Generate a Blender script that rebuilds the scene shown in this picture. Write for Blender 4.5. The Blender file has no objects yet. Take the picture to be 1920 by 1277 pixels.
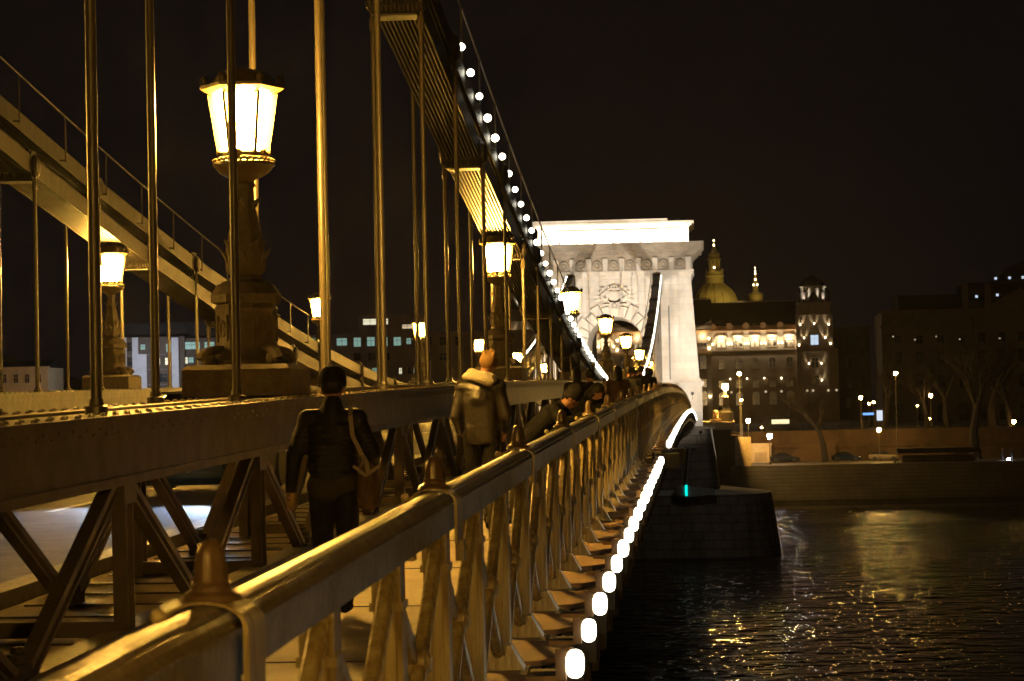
import bpy, math, random
from mathutils import Vector, Matrix
R = math.radians
random.seed(7)
scene = bpy.context.scene
COL = scene.collection

# ------------------------------------------------------------------ camera
FPX = 4400.0                                   # focal length in pixels of a 1920 wide frame
EYE = 1.69
cam_d = bpy.data.cameras.new('camera')
cam = bpy.data.objects.new('camera', cam_d)
COL.objects.link(cam)
cam_d.sensor_width = 36.0
cam_d.lens = FPX / 1920 * 36
cam_d.clip_start = 0.1
cam_d.clip_end = 4000
cam_d.dof.use_dof = True
cam_d.dof.focus_distance = 26
cam_d.dof.aperture_fstop = 8.0
_yc = Vector((359.0, -116.5, -FPX)).normalized()
_roll = R(1.2)
_s, _c = math.sin(_roll), math.cos(_roll)
_zc = Vector((-_s, _c, 0))
_zc.z = -(_yc.x * _zc.x + _yc.y * _zc.y) / _yc.z
_zc.normalize()
_xc = _yc.cross(_zc)
W2C = Matrix(((_xc.x, _yc.x, _zc.x), (_xc.y, _yc.y, _zc.y), (_xc.z, _yc.z, _zc.z)))
cam.matrix_world = Matrix.Translation((0, 0, EYE)) @ W2C.transposed().to_4x4()
scene.camera = cam

# ------------------------------------------------------------------ world: a very dark city night
world = bpy.data.worlds.new('World')
scene.world = world
world.use_nodes = True
wn, wl = world.node_tree.nodes, world.node_tree.links
wn.clear()
sky = wn.new('ShaderNodeTexSky')
sky.sky_type = 'NISHITA'
sky.sun_disc = False
sky.sun_elevation = R(-4)
sky.sun_rotation = R(200)
bg1 = wn.new('ShaderNodeBackground')
bg1.inputs['Strength'].default_value = 0.004
wl.new(sky.outputs[0], bg1.inputs[0])
bg2 = wn.new('ShaderNodeBackground')            # street light scattered by the city air
bg2.inputs['Color'].default_value = (0.0031, 0.0025, 0.0028, 1)
bg2.inputs['Strength'].default_value = 1.0
ad = wn.new('ShaderNodeAddShader')
wo = wn.new('ShaderNodeOutputWorld')
wl.new(bg1.outputs[0], ad.inputs[0])
wl.new(bg2.outputs[0], ad.inputs[1])
wl.new(ad.outputs[0], wo.inputs[0])
moon_d = bpy.data.lights.new('moon', 'SUN')
moon_d.energy = 0.004
moon_d.angle = R(0.5)
moon_d.color = (0.8, 0.88, 1.0)
moon = bpy.data.objects.new('moon', moon_d)
moon.rotation_euler = (R(50), 0, R(30))
COL.objects.link(moon)
scene.view_settings.view_transform = 'Standard'
scene.view_settings.look = 'None'
scene.view_settings.exposure = 0.0
scene.view_settings.gamma = 1.0
scene.cycles.max_bounces = 5
scene.cycles.diffuse_bounces = 3
scene.cycles.glossy_bounces = 3
scene.cycles.transmission_bounces = 2
scene.cycles.sample_clamp_indirect = 10.0
scene.cycles.sample_clamp_direct = 0.0
scene.cycles.use_light_tree = True
scene.cycles.caustics_reflective = False
scene.cycles.caustics_refractive = False
scene.cycles.use_denoising = True

SODIUM = (1.0, 0.56, 0.15)
WARMW = (1.0, 0.78, 0.50)
COOLW = (0.86, 0.92, 1.0)

# ------------------------------------------------------------------ materials
def mat(name, col, rough=0.6, metal=0.0, spec=0.5, noise=0.0, nscale=8.0, col2=None, bump=0.0, bscale=40.0,
        emit=None, estr=0.0, sampling=None, detail=6.0, stretch=None):
    m = bpy.data.materials.new(name)
    m.use_nodes = True
    nt = m.node_tree
    b = nt.nodes['Principled BSDF']
    b.inputs['Base Color'].default_value = (*col, 1)
    b.inputs['Roughness'].default_value = rough
    b.inputs['Metallic'].default_value = metal
    b.inputs['Specular IOR Level'].default_value = spec
    vec = None
    if noise or bump:
        tc = nt.nodes.new('ShaderNodeTexCoord')
        mp = nt.nodes.new('ShaderNodeMapping')
        nt.links.new(tc.outputs['Object'], mp.inputs[0])
        if stretch: mp.inputs['Scale'].default_value = stretch
        vec = mp.outputs[0]
    if noise:
        n = nt.nodes.new('ShaderNodeTexNoise')
        n.inputs['Scale'].default_value = nscale
        n.inputs['Detail'].default_value = detail
        n.inputs['Roughness'].default_value = 0.65
        nt.links.new(vec, n.inputs['Vector'])
        r = nt.nodes.new('ShaderNodeValToRGB')
        r.color_ramp.elements[0].position = 0.5 - 0.22
        r.color_ramp.elements[1].position = 0.5 + 0.22
        c2 = col2 or tuple(c * (1 - noise) for c in col)
        r.color_ramp.elements[0].color = (*c2, 1)
        r.color_ramp.elements[1].color = (*col, 1)
        nt.links.new(n.outputs[0], r.inputs[0])
        nt.links.new(r.outputs[0], b.inputs['Base Color'])
        mr = nt.nodes.new('ShaderNodeMapRange')
        mr.inputs['To Min'].default_value = min(1, rough * 1.35)
        mr.inputs['To Max'].default_value = rough * 0.75
        nt.links.new(n.outputs[0], mr.inputs[0])
        nt.links.new(mr.outputs[0], b.inputs['Roughness'])
    if bump:
        n2 = nt.nodes.new('ShaderNodeTexNoise')
        n2.inputs['Scale'].default_value = bscale
        n2.inputs['Detail'].default_value = 4
        nt.links.new(vec, n2.inputs['Vector'])
        bp = nt.nodes.new('ShaderNodeBump')
        bp.inputs['Strength'].default_value = bump
        bp.inputs['Distance'].default_value = 0.02
        nt.links.new(n2.outputs[0], bp.inputs['Height'])
        nt.links.new(bp.outputs[0], b.inputs['Normal'])
    if emit:
        b.inputs['Emission Color'].default_value = (*emit, 1)
        b.inputs['Emission Strength'].default_value = estr
    if sampling: m.cycles.emission_sampling = sampling
    return m

def stone_mat(name, col, mortar, bw, bh, noise=0.35, rough=0.85, bumpd=0.03, msize=0.02, stain_and_pools=0.5, nsc=0.6):
    """ashlar: courses from a brick pattern on x+y / z, blotches, stains and painted lamp pools from noise"""
    m = bpy.data.materials.new(name)
    m.use_nodes = True
    nt = m.node_tree
    b = nt.nodes['Principled BSDF']
    b.inputs['Roughness'].default_value = rough
    b.inputs['Specular IOR Level'].default_value = 0.25
    tc = nt.nodes.new('ShaderNodeTexCoord')
    sp = nt.nodes.new('ShaderNodeSeparateXYZ')
    nt.links.new(tc.outputs['Object'], sp.inputs[0])
    ads = nt.nodes.new('ShaderNodeMath'); ads.operation = 'ADD'
    nt.links.new(sp.outputs[0], ads.inputs[0]); nt.links.new(sp.outputs[1], ads.inputs[1])
    cb = nt.nodes.new('ShaderNodeCombineXYZ')
    nt.links.new(ads.outputs[0], cb.inputs[0]); nt.links.new(sp.outputs[2], cb.inputs[1])
    br = nt.nodes.new('ShaderNodeTexBrick')
    br.inputs['Scale'].default_value = 1.0
    br.inputs['Brick Width'].default_value = bw
    br.inputs['Row Height'].default_value = bh
    br.inputs['Mortar Size'].default_value = msize
    br.inputs['Mortar Smooth'].default_value = 0.3
    br.inputs['Color1'].default_value = (*col, 1)
    br.inputs['Color2'].default_value = (*[c * 0.86 for c in col], 1)
    br.inputs['Mortar'].default_value = (*mortar, 1)
    nt.links.new(cb.outputs[0], br.inputs['Vector'])
    n = nt.nodes.new('ShaderNodeTexNoise')
    n.inputs['Scale'].default_value = nsc
    n.inputs['Detail'].default_value = 8
    n.inputs['Roughness'].default_value = 0.7
    mp = nt.nodes.new('ShaderNodeMapping'); mp.inputs['Scale'].default_value = (1, 1, 0.35)
    nt.links.new(tc.outputs['Object'], mp.inputs[0])
    nt.links.new(mp.outputs[0], n.inputs['Vector'])
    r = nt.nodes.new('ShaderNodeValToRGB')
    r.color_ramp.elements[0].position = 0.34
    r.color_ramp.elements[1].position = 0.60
    r.color_ramp.elements[0].color = (1 - stain_and_pools, 1 - stain_and_pools, 1 - stain_and_pools * 1.05, 1)
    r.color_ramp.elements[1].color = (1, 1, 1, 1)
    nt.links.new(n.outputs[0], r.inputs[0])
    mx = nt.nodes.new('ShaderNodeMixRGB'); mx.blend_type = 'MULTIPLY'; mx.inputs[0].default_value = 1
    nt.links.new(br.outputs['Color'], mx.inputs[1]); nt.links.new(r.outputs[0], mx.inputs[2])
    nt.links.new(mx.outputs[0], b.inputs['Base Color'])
    bp = nt.nodes.new('ShaderNodeBump'); bp.invert = True
    bp.inputs['Strength'].default_value = 0.7; bp.inputs['Distance'].default_value = bumpd
    nt.links.new(br.outputs['Fac'], bp.inputs['Height'])
    nt.links.new(bp.outputs[0], b.inputs['Normal'])
    return m

M = {}
M['rail'] = mat('rail_paint', (0.21, 0.185, 0.12), 0.38, 0.0, 0.5, 0.5, 7, (0.10, 0.08, 0.045), 0.5, 26)
M['lattice'] = mat('lattice_paint', (0.36, 0.32, 0.18), 0.40, 0, 0.5, 0.6, 26, (0.13, 0.085, 0.03), 0.5, 30, stretch=(1, 1, 0.09))
M['finial'] = mat('finial_paint', (0.105, 0.075, 0.042), 0.30, 0.05, 0.55, 0.55, 18, (0.055, 0.032, 0.014))
M['girder'] = mat('girder_paint', (0.125, 0.102, 0.064), 0.42, 0, 0.5, 0.4, 4, (0.075, 0.058, 0.035), 0.25, 45)
M['girder_far'] = mat('pale_headlit_paint', (0.20, 0.20, 0.19), 0.5, 0, 0.4, 0.25, 4)  # whitish headlight cast put into the far girder's colour; pale paint on other parts
M['rivet'] = M['girder']
M['chain'] = mat('chain_paint', (0.024, 0.0215, 0.0175), 0.5, 0, 0.4, 0.3, 3, None, 0.2, 30)
M['hanger'] = mat('hanger_paint', (0.065, 0.056, 0.036), 0.36, 0, 0.6, 0.3, 7)
M['darkiron'] = mat('dark_iron', (0.045, 0.038, 0.028), 0.5, 0.2, 0.4, 0.4, 12)
M['lampmetal'] = mat('lamp_cast_iron', (0.13, 0.112, 0.080), 0.6, 0, 0.3, 0.4, 14, None, 0.4, 25)
M['lamphead'] = mat('lamp_gallery_paint', (0.12, 0.095, 0.045), 0.4, 0.1, 0.5, 0.4, 20)
M['walk'] = mat('sidewalk', (0.50, 0.45, 0.35), 0.75, 0, 0.3, 0.3, 1.6, (0.33, 0.29, 0.22), 0.6, 70, detail=10.0)
M['ledge'] = mat('ledge_plate', (0.34, 0.24, 0.15), 0.7, 0, 0.3, 0.3, 7)
M['grate'] = mat('walkway_boards', (0.40, 0.33, 0.22), 0.8, 0, 0.2, 0.4, 3, (0.24, 0.19, 0.12), 0.3, 30, stretch=(1, 12, 1))
M['asphalt'] = mat('asphalt', (0.025, 0.025, 0.030), 0.62, 0, 0.35, 0.3, 3, None, 0.5, 90)
M['paint_white'] = mat('road_paint', (0.4, 0.4, 0.38), 0.6, 0, 0.4, 0.3, 6)
M['stone'] = stone_mat('tower_stone', (0.62, 0.57, 0.50), (0.42, 0.38, 0.33), 1.5, 0.62, stain_and_pools=0.22, msize=0.008, bumpd=0.012)
M['stone_plain'] = mat('carved_stone', (0.60, 0.55, 0.48), 0.85, 0, 0.2, 0.3, 1.2, (0.45, 0.41, 0.35), 0.2, 8)
M['stone_dark'] = mat('weathered_stone', (0.38, 0.33, 0.26), 0.85, 0, 0.2, 0.6, 0.8, (0.19, 0.16, 0.125), 0.3, 6)
M['pier'] = stone_mat('pier_stone', (0.24, 0.20, 0.155), (0.11, 0.095, 0.075), 1.9, 0.82, stain_and_pools=0.5, msize=0.05)
M['quay'] = stone_mat('quay_wall_stone', (0.075, 0.043, 0.016), (0.045, 0.028, 0.012), 2.3, 0.9, stain_and_pools=0.88, msize=0.03, nsc=0.10)  # wide stain contrast also paints lamp pools and dark gaps onto the wall
M['quay_dark'] = stone_mat('river_slope_stone', (0.035, 0.03, 0.022), (0.012, 0.01, 0.008), 1.2, 0.5, stain_and_pools=0.6, msize=0.06, nsc=0.3)
M['ground'] = mat('city_ground', (0.09, 0.075, 0.055), 0.8, 0, 0.3, 0.5, 0.4)
M['glass_lamp'] = mat('lit_lamp_glass', (0.9, 0.8, 0.6), 0.3, 0, 0.5, emit=(1.0, 0.50, 0.075), estr=1250.0)
M['glass_lamp_low'] = mat('lit_lamp_glass_dimmed', (0.9, 0.8, 0.6), 0.3, 0, 0.5, emit=(1.0, 0.50, 0.075), estr=750.0)
M['bulb'] = mat('lit_bulb', (0.9, 0.9, 0.85), 0.3, 0, 0.5, emit=(1.0, 0.93, 0.72), estr=11.0)
M['bulb_near'] = mat('lit_bulb_strong', (0.9, 0.9, 0.85), 0.3, 0, 0.5, emit=(1.0, 0.90, 0.66), estr=7.0)
M['bank_bulb'] = mat('lit_street_bulb', (0.9, 0.8, 0.6), 0.3, emit=(1.0, 0.58, 0.14), estr=650.0)
M['globe_bulb'] = mat('lit_globe', (0.9, 0.8, 0.6), 0.3, emit=(1.0, 0.56, 0.12), estr=2600.0)
M['bank_bulb_dim'] = mat('lit_dimmer_street_bulb', (0.9, 0.8, 0.6), 0.3, emit=(1.0, 0.56, 0.15), estr=130.0)
M['bank_bulb_white'] = mat('lit_white_bulb', (0.9, 0.9, 0.9), 0.3, emit=(0.80, 0.82, 1.0), estr=160.0)
M['green_light'] = mat('lit_green_glass', (0.1, 0.6, 0.5), 0.3, emit=(0.0, 0.75, 0.62), estr=1.6, sampling='NONE')
M['blue_light'] = mat('lit_blue_panel', (0.1, 0.2, 0.6), 0.3, emit=(0.12, 0.35, 1.0), estr=1.5, sampling='NONE')
M['brass_glow'] = mat('floodlight_lens', (0.9, 0.8, 0.6), 0.3, emit=(1.0, 0.76, 0.42), estr=14.0, sampling='NONE')
M['hotel'] = mat('hotel_plaster', (0.36, 0.28, 0.20), 0.85, 0, 0.2, 0.35, 0.5, (0.26, 0.20, 0.14), 0.2, 3)
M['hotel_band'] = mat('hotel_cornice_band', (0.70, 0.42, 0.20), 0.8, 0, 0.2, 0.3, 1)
M['hotel_light'] = mat('hotel_pale_plaster', (0.58, 0.50, 0.38), 0.8, 0, 0.2, 0.25, 1)
M['roof'] = mat('slate_roof', (0.012, 0.012, 0.012), 0.8, 0, 0.2, 0.4, 1)
M['pane'] = mat('dark_window_pane', (0.012, 0.012, 0.014), 0.15, 0, 0.6)
M['pane_lit'] = mat('lit_window_warm', (0.4, 0.35, 0.25), 0.5, emit=(1.0, 0.80, 0.50), estr=0.55, sampling='NONE')
M['pane_teal'] = mat('lit_window_teal', (0.2, 0.3, 0.3), 0.5, 0, 0.3, 0.8, 0.7, (0.05, 0.1, 0.1), emit=(0.42, 0.72, 0.62), estr=0.42, sampling='NONE')
M['pane_white'] = mat('lit_window_white', (0.5, 0.5, 0.4), 0.5, emit=(0.95, 0.90, 0.62), estr=0.85, sampling='NONE')
M['pane_blue'] = mat('lit_window_blue', (0.5, 0.5, 0.6), 0.5, emit=(0.65, 0.80, 1.0), estr=0.9, sampling='NONE')
M['office'] = mat('office_plaster', (0.50, 0.50, 0.56), 0.8, 0, 0.2, 0.2, 1)
M['office_dark'] = mat('office_brown_wall', (0.10, 0.075, 0.06), 0.8, 0, 0.2, 0.3, 0.6)
M['ochre'] = mat('ochre_wall', (0.40, 0.30, 0.18), 0.85, 0, 0.2, 0.3, 0.6)
M['ministry'] = mat('ministry_stone', (0.15, 0.12, 0.09), 0.85, 0, 0.2, 0.4, 0.5, None, 0.2, 3)
M['dome'] = mat('dome_copper', (0.34, 0.24, 0.06), 0.6, 0, 0.4, 0.35, 0.6, (0.30, 0.22, 0.06))
M['bark'] = mat('tree_bark', (0.022, 0.017, 0.012), 0.9, 0, 0.2, 0.4, 3)
M['skin'] = mat('skin', (0.24, 0.125, 0.08), 0.55, 0, 0.4)
M['hair_blond'] = mat('blond_hair', (0.20, 0.115, 0.04), 0.6, 0, 0.4, 0.5, 60)
M['hair_dark'] = mat('dark_hair', (0.008, 0.006, 0.005), 0.6, 0, 0.4, 0.4, 60)
M['coat_black'] = mat('black_quilted_nylon', (0.006, 0.006, 0.009), 0.6, 0, 0.3, 0.4, 9, None, 0.4, 25)
M['coat_brown'] = mat('dark_brown_leather', (0.013, 0.010, 0.008), 0.40, 0, 0.5, 0.7, 5, (0.004, 0.004, 0.003), 0.6, 14)
M['cloth_dark'] = mat('dark_cloth', (0.009, 0.009, 0.011), 0.85, 0, 0.2, 0.4, 12, None, 0.4, 40)
M['cloth_mauve'] = mat('brown_cloth', (0.07, 0.042, 0.03), 0.85, 0, 0.2, 0.3, 12)
M['cloth_grey'] = mat('grey_cloth', (0.035, 0.03, 0.024), 0.9, 0, 0.2, 0.3, 12)
M['hood'] = mat('pale_knit_hood', (0.36, 0.33, 0.27), 0.9, 0, 0.2, 0.25, 30, None, 0.5, 60)
M['bagtan'] = mat('mustard_bag_cloth', (0.10, 0.066, 0.025), 0.85, 0, 0.2, 0.4, 10, None, 0.4, 40)
M['strap'] = mat('pale_strap', (0.20, 0.17, 0.13), 0.8)
M['glove'] = mat('mustard_glove', (0.22, 0.15, 0.05), 0.8)
M['phone'] = mat('pale_phone', (0.6, 0.52, 0.42), 0.35, 0, 0.5)
M['car'] = mat('dark_blue_car_paint', (0.006, 0.014, 0.035), 0.25, 0.2, 0.6)
M['carglass'] = mat('car_window', (0.01, 0.012, 0.015), 0.08, 0, 0.7)
M['tyre'] = mat('tyre_rubber', (0.012, 0.012, 0.012), 0.8)
M['headlight'] = mat('lit_headlight', (0.9, 0.95, 1), 0.2, emit=(0.75, 0.88, 1.0), estr=30)
M['gold_stat'] = mat('warm_lit_stone', (0.55, 0.42, 0.26), 0.8, 0, 0.2, 0.3, 2)

# ------------------------------------------------------------------ mesh building
class MB:
    def __init__(s): s.v = []; s.f = []
    def add(s, vs, fs):
        o = len(s.v); s.v += [tuple(p) for p in vs]; s.f += [tuple(i + o for i in f) for f in fs]; return s
    def box(s, x0, x1, y0, y1, z0, z1):
        return s.add([(x0,y0,z0),(x1,y0,z0),(x1,y1,z0),(x0,y1,z0),(x0,y0,z1),(x1,y0,z1),(x1,y1,z1),(x0,y1,z1)],
              [(3,2,1,0),(4,5,6,7),(0,1,5,4),(1,2,6,5),(2,3,7,6),(3,0,4,7)])
    def frus(s, x0, x1, y0, y1, z0, X0, X1, Y0, Y1, z1):
        return s.add([(x0,y0,z0),(x1,y0,z0),(x1,y1,z0),(x0,y1,z0),(X0,Y0,z1),(X1,Y0,z1),(X1,Y1,z1),(X0,Y1,z1)],
              [(3,2,1,0),(4,5,6,7),(0,1,5,4),(1,2,6,5),(2,3,7,6),(3,0,4,7)])
    def beam(s, p, q, w, h, up=(0,0,1), bev=0.0):
        p, q = Vector(p), Vector(q); d = (q - p).normalized()
        a = d.cross(Vector(up)); a.normalize(); b = a.cross(d)
        if bev:
            pr = [(-w/2+bev,-h/2),(w/2-bev,-h/2),(w/2,-h/2+bev),(w/2,h/2-bev),(w/2-bev,h/2),(-w/2+bev,h/2),(-w/2,h/2-bev),(-w/2,-h/2+bev)]
        else:
            pr = [(-w/2,-h/2),(w/2,-h/2),(w/2,h/2),(-w/2,h/2)]
        n = len(pr)
        vs = [p + a*x + b*y for x, y in pr] + [q + a*x + b*y for x, y in pr]
        fs = [(i, (i+1) % n, n+(i+1) % n, n+i) for i in range(n)] + [tuple(range(n))[::-1], tuple(range(n, 2*n))]
        return s.add(vs, fs)
    def tube(s, pts, rs, n=8, cap=True):
        pts = [Vector(p) for p in pts]
        if not hasattr(rs, '__len__'): rs = [rs] * len(pts)
        vs = []; up = None
        for i, p in enumerate(pts):
            d = (pts[min(i+1, len(pts)-1)] - pts[max(i-1, 0)]).normalized()
            if up is None:
                up = Vector((0,0,1)) if abs(d.z) < 0.9 else Vector((1,0,0))
            a = d.cross(up).normalized(); b = a.cross(d).normalized(); up = b
            for k in range(n):
                t = 2*math.pi*k/n
                vs.append(p + (a*math.cos(t) + b*math.sin(t)) * rs[i])
        fs = []
        for i in range(len(pts)-1):
            for k in range(n):
                fs.append((i*n+k, i*n+(k+1) % n, (i+1)*n+(k+1) % n, (i+1)*n+k))
        if cap:
            fs.append(tuple(range(n))[::-1]); fs.append(tuple((len(pts)-1)*n+k for k in range(n)))
        return s.add(vs, fs)
    def lathe(s, prof, c=(0,0,0), n=16, axis='z', rot=0.0, ribs=0, ribd=0.0):
        vs = []; fs = []
        for r, z in prof:
            for k in range(n):
                t = 2*math.pi*k/n + rot
                rr = max(r, 1e-4)
                if ribs: rr *= 1 + ribd*math.cos(ribs*t)
                if axis == 'z': vs.append((c[0]+rr*math.cos(t), c[1]+rr*math.sin(t), c[2]+z))
                elif axis == 'y': vs.append((c[0]+rr*math.cos(t), c[1]+z, c[2]+rr*math.sin(t)))
                else: vs.append((c[0]+z, c[1]+rr*math.cos(t), c[2]+rr*math.sin(t)))
        m = len(prof)
        for i in range(m-1):
            for k in range(n):
                fs.append((i*n+k, i*n+(k+1) % n, (i+1)*n+(k+1) % n, (i+1)*n+k))
        fs.append(tuple(range(n))[::-1]); fs.append(tuple((m-1)*n+k for k in range(n)))
        return s.add(vs, fs)
    def ball(s, c, r, n=12, m=8, sx=1, sy=1, sz=1):
        prof = [(r*math.sin(math.pi*i/m), -r*math.cos(math.pi*i/m)) for i in range(m+1)]
        o = len(s.v); s.lathe(prof, (0,0,0), n)
        for i in range(o, len(s.v)):
            x, y, z = s.v[i]; s.v[i] = (c[0]+x*sx, c[1]+y*sy, c[2]+z*sz)
        return s
    def prism(s, poly, a0, a1, axis='z'):
        """poly: 2-D outline; axis y: poly is (x,z), extruded y a0..a1; axis x: poly is (y,z)"""
        n = len(poly)
        def P(u, v, w):
            return (u, v, w) if axis == 'z' else ((u, w, v) if axis == 'y' else (w, u, v))
        vs = [P(u, v, a0) for u, v in poly] + [P(u, v, a1) for u, v in poly]
        fs = [(i, (i+1) % n, n+(i+1) % n, n+i) for i in range(n)] + [tuple(range(n))[::-1], tuple(range(n, 2*n))]
        return s.add(vs, fs)
    def sweep(s, prof, ys, zfun, x0=0.0, cap=True):
        """profile (x,z) swept along y, lifted by zfun(y)"""
        n = len(prof); vs = []; fs = []
        for y in ys:
            z = zfun(y)
            vs += [(x0+px, y, z+pz) for px, pz in prof]
        for i in range(len(ys)-1):
            for k in range(n):
                fs.append((i*n+k, i*n+(k+1) % n, (i+1)*n+(k+1) % n, (i+1)*n+k))
        if cap:
            fs.append(tuple(range(n))[::-1]); fs.append(tuple((len(ys)-1)*n+k for k in range(n)))
        return s.add(vs, fs)
    def build(s, name, m, parent=None, smooth=False, loc=None):
        me = bpy.data.meshes.new(name)
        me.from_pydata(s.v, [], s.f)
        me.materials.append(m)
        import bmesh
        bm = bmesh.new(); bm.from_mesh(me); bmesh.ops.recalc_face_normals(bm, faces=bm.faces); bm.to_mesh(me); bm.free()
        if smooth:
            me.shade_smooth()
            try: me.set_sharp_from_angle(angle=R(38))
            except Exception: pass
        o = bpy.data.objects.new(name, me); COL.objects.link(o)
        if parent: adopt(o, parent)
        if loc: o.location = loc
        return o

def tag(o, label=None, cat=None, group=None, kind=None):
    if label: o['label'] = label
    if cat: o['category'] = cat
    if group: o['group'] = group
    if kind: o['kind'] = kind
    return o
def empty(name, loc=(0,0,0), rz=0, parent=None):
    o = bpy.data.objects.new(name, None); COL.objects.link(o); o.location = loc; o.rotation_euler = (0,0,rz)
    o.empty_display_size = 0.2
    if parent: adopt(o, parent)
    return o
KIDS = {}
def adopt(o, parent):
    o.parent = parent
    KIDS.setdefault(parent, []).append(o)
def copy_tree(o, parent=None):
    c = o.copy(); COL.objects.link(c)
    if parent: adopt(c, parent)
    for ch in list(KIDS.get(o, [])): copy_tree(ch, c)
    return c
def light(name, kind, loc, energy, color, parent=None, radius=0.05, aim=None, spot=None, blend=0.5):
    d = bpy.data.lights.new(name, kind); d.energy = energy; d.color = color
    if kind in ('POINT', 'SPOT'): d.shadow_soft_size = radius
    if kind == 'SPOT': d.spot_size = R(spot or 60); d.spot_blend = blend
    o = bpy.data.objects.new(name, d); COL.objects.link(o); o.location = loc
    if aim: o.rotation_euler = (Vector(aim) - Vector(loc)).to_track_quat('-Z', 'Y').to_euler()
    if parent: adopt(o, parent)
    return o
def AT(x, y, Y):
    """where a thing seen at pixel x,y of the 1920 wide photograph stands, at distance Y along the bridge"""
    v = W2C.transposed() @ Vector((x - 960, -(y - 638.5), -FPX))
    t = Y / v.y
    return Vector((v.x*t, Y, EYE + v.z*t))

# ------------------------------------------------------------------ the lines of the bridge
YM, SPAN, CAMB = 112.0, 112.0, 1.2
def deck(y):
    if 0 <= y <= 224: return CAMB * (1 - ((y - YM)/SPAN)**2)
    return -0.012 * (y - 224) if y > 224 else 0.0
def lampz(y): return 2.35 + 0.000923*(y - YM)**2
XR = -1.136                                # railing
XO, XI = -3.62, -4.72                      # outer and inner face of the near girder
XAX = -8.25                                # bridge axis
GTOP = 1.40
# ================================================================== LARGE STRUCTURE: deck, river, banks
ys = [i*4.0 for i in range(57)]
def deck_sheet(name, x0, x1, dz, th, m, y0=0, y1=224, kind='structure'):
    yy = [y0] + [y for y in ys if y0 < y < y1] + [y1]
    o = MB().sweep([(x0, dz), (x1, dz), (x1, dz-th), (x0, dz-th)], yy, deck).build(name, m)
    return tag(o, kind=kind)
deck_sheet('pavement', -3.66, -1.02, 0.0, 0.22, M['walk'], 3.0)
deck_sheet('road', -11.4, -5.1, -0.06, 0.3, M['asphalt'], -8)
for sx in (-1, 1):
    cx = XAX + sx*3.0
    MBk = MB().sweep([(-0.12, 0.08), (0.12, 0.08), (0.12, -0.3), (-0.12, -0.3)], [-8]+ys, deck, cx)
    tag(MBk.build('kerb', M['darkiron']), kind='structure')
b = MB()
for k in range(40):
    y = -4 + k*5.5
    b.box(XAX-0.06, XAX+0.06, y, y+2.4, 0, 0.004)
    for i in range(len(b.v)-8, len(b.v)):
        x, yy, z = b.v[i]; b.v[i] = (x, yy, z + deck(yy) - 0.057)
tag(b.build('road_markings', M['paint_white']), kind='structure')
deck_sheet('inner_walkway', -5.05, -3.67, -0.02, 0.12, M['grate'])
b = MB()  # plank lines, laid dark to stand in for truss shadows across the floor
for k in range(270):
    y = 3 + .81*k
    b.box(-4.95, -3.78, y-.035, y+.035, deck(y)-.0195, deck(y)-.006)
tag(b.build('plank_shadow_strips', M['girder']), kind='structure')
b = MB()
for k in range(72):
    y = 4.2 + 3.0*k
    b.box(-3.6, -1.3, y-.012, y+.012, deck(y)-.004, deck(y)+.005)
tag(b.build('pavement_joints', M['asphalt']), kind='structure')
deck_sheet('far_pavement', -15.4, -11.45, -0.0, 0.22, M['walk'])
# bulge of the pavement round the near tower, under the camera
bp_ = [(-3.66, -9), (2.3, -9), (2.3, 1.2), (1.6, 2.6), (0.4, 3.05), (-1.02, 3.0), (-3.66, 3.0)]
tag(MB().prism(bp_, -0.25, 0.0).build('pavement', M['walk']), kind='structure')
# deck fascia and cross girders under it
b = MB().sweep([(-0.95, -0.10), (-0.86, -0.10), (-0.86, -0.52), (-0.95, -0.52)], ys[1:], deck)
for k in range(150):
    y = 0.9 + 1.5*k
    z = deck(y)
    b.box(-15.4, -0.95, y-0.06, y+0.06, z-1.0, z-0.31)
tag(b.build('deck_underframe', M['darkiron']), kind='structure')

# --- river with real waves only in its bump
def water_mat():
    m = bpy.data.materials.new('river_water'); m.use_nodes = True
    nt = m.node_tree; b = nt.nodes['Principled BSDF']
    b.inputs['Base Color'].default_value = (0.004, 0.004, 0.003, 1)
    b.inputs['Roughness'].default_value = 0.015
    b.inputs['IOR'].default_value = 1.33
    b.inputs['Specular IOR Level'].default_value = 0.5
    tc = nt.nodes.new('ShaderNodeTexCoord')
    prev = None
    for sc_, dist, st, det, strx in ((0.42, 0.95, 1.0, 1, (0.75, 1.0, 1)), (1.15, 0.34, 1.0, 1.5, (0.7, 1.0, 1))):
        mp = nt.nodes.new('ShaderNodeMapping'); mp.inputs['Scale'].default_value = strx
        mp.inputs['Rotation'].default_value = (0, 0, R(8))
        nt.links.new(tc.outputs['Object'], mp.inputs[0])
        n = nt.nodes.new('ShaderNodeTexNoise'); n.inputs['Scale'].default_value = sc_; n.inputs['Detail'].default_value = det
        n.inputs['Distortion'].default_value = 0.6
        nt.links.new(mp.outputs[0], n.inputs['Vector'])
        bp = nt.nodes.new('ShaderNodeBump'); bp.inputs['Strength'].default_value = st; bp.inputs['Distance'].default_value = dist
        nt.links.new(n.outputs[0], bp.inputs['Height'])
        if prev: nt.links.new(prev.outputs[0], bp.inputs['Normal'])
        prev = bp
    nt.links.new(prev.outputs[0], b.inputs['Normal'])
    return m
ZW = -12.9
tag(MB().add([(-700,-300,ZW),(700,-300,ZW),(700,319,ZW),(-700,319,ZW)], [(0,1,2,3)]).build('river_water', water_mat()), kind='structure')

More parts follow.
